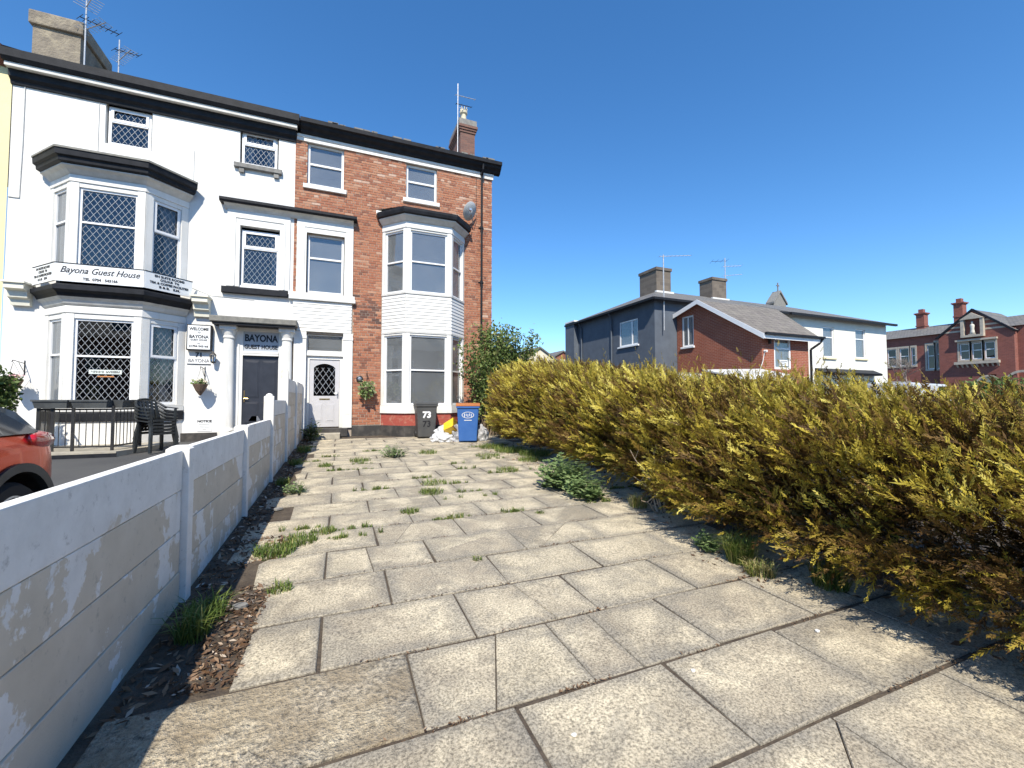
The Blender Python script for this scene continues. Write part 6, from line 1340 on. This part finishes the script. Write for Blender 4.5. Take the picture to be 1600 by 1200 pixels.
ps = [litter(1900,(-0.90,-0.64),(2.2,12.8),3,0.028),litter(380,(-0.66,-0.42),(2.32,2.80),4,0.020),litter(420,(-0.72,-0.40),(2.82,3.42),9,0.022),litter(420,(-0.75,-0.4),(3.9,4.5),5,0.022),litter(3000,(3.1,5.4),(0.2,10.5),6,0.03),litter(250,(2.7,3.3),(2.1,2.8),7,0.02),litter(160,(2.4,3.6),(10.9,12.4),8,0.04)]
rj = np.random.RandomState(41)
for r_ in range(27):     # crumbs of soil and moss lodged in the joints
    yj = row0+r_*PY
    if 0.6 < yj < 8.0:
        for q in range(7):
            xa = -0.4+3.6*rj.rand(); ps.append(litter(int(18+30*rj.rand()),(xa,xa+0.12+0.4*rj.rand()),(yj-0.012,yj+0.012),rj.randint(9999),0.009))
V, F, T = join(ps); tag(np_mesh('leaf_litter', V, F, LIT, None, T), 'brown bark chips and dead leaves along wall foot and hedge', 'litter', kind='stuff')
for k, (x, y) in enumerate(((-0.62,5.45),(-0.55,3.12),(0.88,1.50),(1.62,1.62),(2.55,1.62))):
    m = MB(); q = [(0.035*math.cos(a)*(0.6+0.5*rng.random()),0.03*math.sin(a)*(0.6+0.5*rng.random())) for a in np.linspace(0,5.6,7)]; sz = (1.6,1.3,0.35,0.4,0.5)[k]
    m.extr([(x+a*sz,y+b*sz,gz(y)+0.002) for a, b in q], (0,0,0.012*sz)); o = m.build('stone_chip', WHITE if k > 1 else STONE); tag(o, ['pale broken stone in litter beside the second wall bay','flat broken slab piece in bark litter by the wall','tiny white paint chip on slab at the bottom centre','small white chip on a slab edge, lower middle','white chip near slab joint towards the hedge'][k], 'stone')
# evergreen and bare tree beyond the hedge, far right
s = thing('evergreen_bush', 'rounded dark evergreen bush behind the hedge at far right', 'bush', (26.5,9.0,0.2)); m = MB(); m.tube((26.5,9,0.1),(26.5,9,1.2),0.08,6,0.03); m.build('trunk', BARK, s); leafy('crown', (26.5,9,1.25), (1.5,1.5,1.05), 5200, 0.16, GREEN, s, 3)
s = thing('bare_tree', 'leafless twiggy tree in front of the gothic building', 'tree', (40,18.5,0.2)); m = MB(); rs = np.random.RandomState(3)
def grow(p, d, L, r_, lev):
    q = p+d*L; m.tube(tuple(p),tuple(q),r_,5,r_*0.65)
    if lev == 0: return
    for k in range(3 if lev > 1 else 4):
        nd = d+rs.normal(0,0.42,3); nd[2] = abs(nd[2])*0.8+0.1; nd /= np.linalg.norm(nd); grow(p+d*L*(0.55+0.45*rs.rand()), nd, L*0.72, r_*0.6, lev-1)
grow(np.array([40.0,18.5,0.1]), np.array([0,0,1.0]), 1.9, 0.09, 5); m.build('branches', pm('grey_twig', (0.20,0.16,0.13), (0.28,0.23,0.19), 9, 0.9), s, recalc=False)
# pale parked van glimpsed through the hedge top
s = thing('parked_van', 'pale grey van glimpsed over the hedge by the white house', 'van', (24.2,10.8,0.22)); VP = pm('pale_van_paint', (0.55,0.57,0.60), None, 3, 0.3)
m = MB(); m.extr([(22.0,9.9,0.55),(26.2,9.9,0.55),(26.2,9.9,1.25),(25.4,9.9,1.4),(24.8,9.9,2.05),(22.0,9.9,2.1)], (0,1.8,0)); m.build('body', VP, s, bevel=0.08)
m = MB(); m.extr([(24.0,9.885,1.4),(25.25,9.885,1.4),(24.75,9.885,1.95),(24.0,9.885,1.95)], (0,0.01,0)); m.build('window', BLACKP, s)
for xx in (22.8,25.4): m = MB(); m.lathe([(0.2,9.87),(0.33,9.88),(0.33,10.1),(0.2,10.1)], (xx,0,0.53), 18, 'Y'); m.build('wheel', BLACKM, s)

# terrace on the other side of the street, behind the viewer: it shows as the dark skyline mirrored in the windows
s = thing('opposite_terrace', 'brick terrace across the street, seen only mirrored in window panes', 'building', (0,-24,-0.15))
m = MB(); ow = [(x0,x0+1.1,z0,z0+1.7) for x0 in range(-44,44,4) for z0 in (1.0,4.2)]
wall_sheet(m, -44, 44, -0.2, 7.2, ow, 0.15, Matrix.Translation((0,-24,0)) @ Matrix.Rotation(math.pi,4,'Z')); m.build('brick_wall', BRICKT, s, recalc=False)
m = MB(); m.add([(-44,-23.6,7.1),(44,-23.6,7.1),(44,-28,9.8),(-44,-28,9.8)], [(0,1,2,3)]); m.add([(-44,-32,7.1),(44,-32,7.1),(44,-28,9.8),(-44,-28,9.8)], [(0,1,2,3)]); m.build('roof', SLATE, s, recalc=False)
m = MB(); m.add([(-44,-32,-0.2),(44,-32,-0.2),(44,-32,7.1),(-44,-32,7.1)], [(0,1,2,3)]); m.build('back_wall', BRICKT, s, recalc=False)
MO = Matrix.Translation((0,-24,0)) @ Matrix.Rotation(math.pi,4,'Z')
for q in ow: window(s, MO, *q, v=0.08, fr=0.06, rail=0.5, glass=GLASSF)
for k in range(-4,5): 
    m = MB(); m.box(k*10-0.6,k*10+0.6,-28.5,-27.5,9.0,11.0); m.build('chimney', BRICKCH, s)
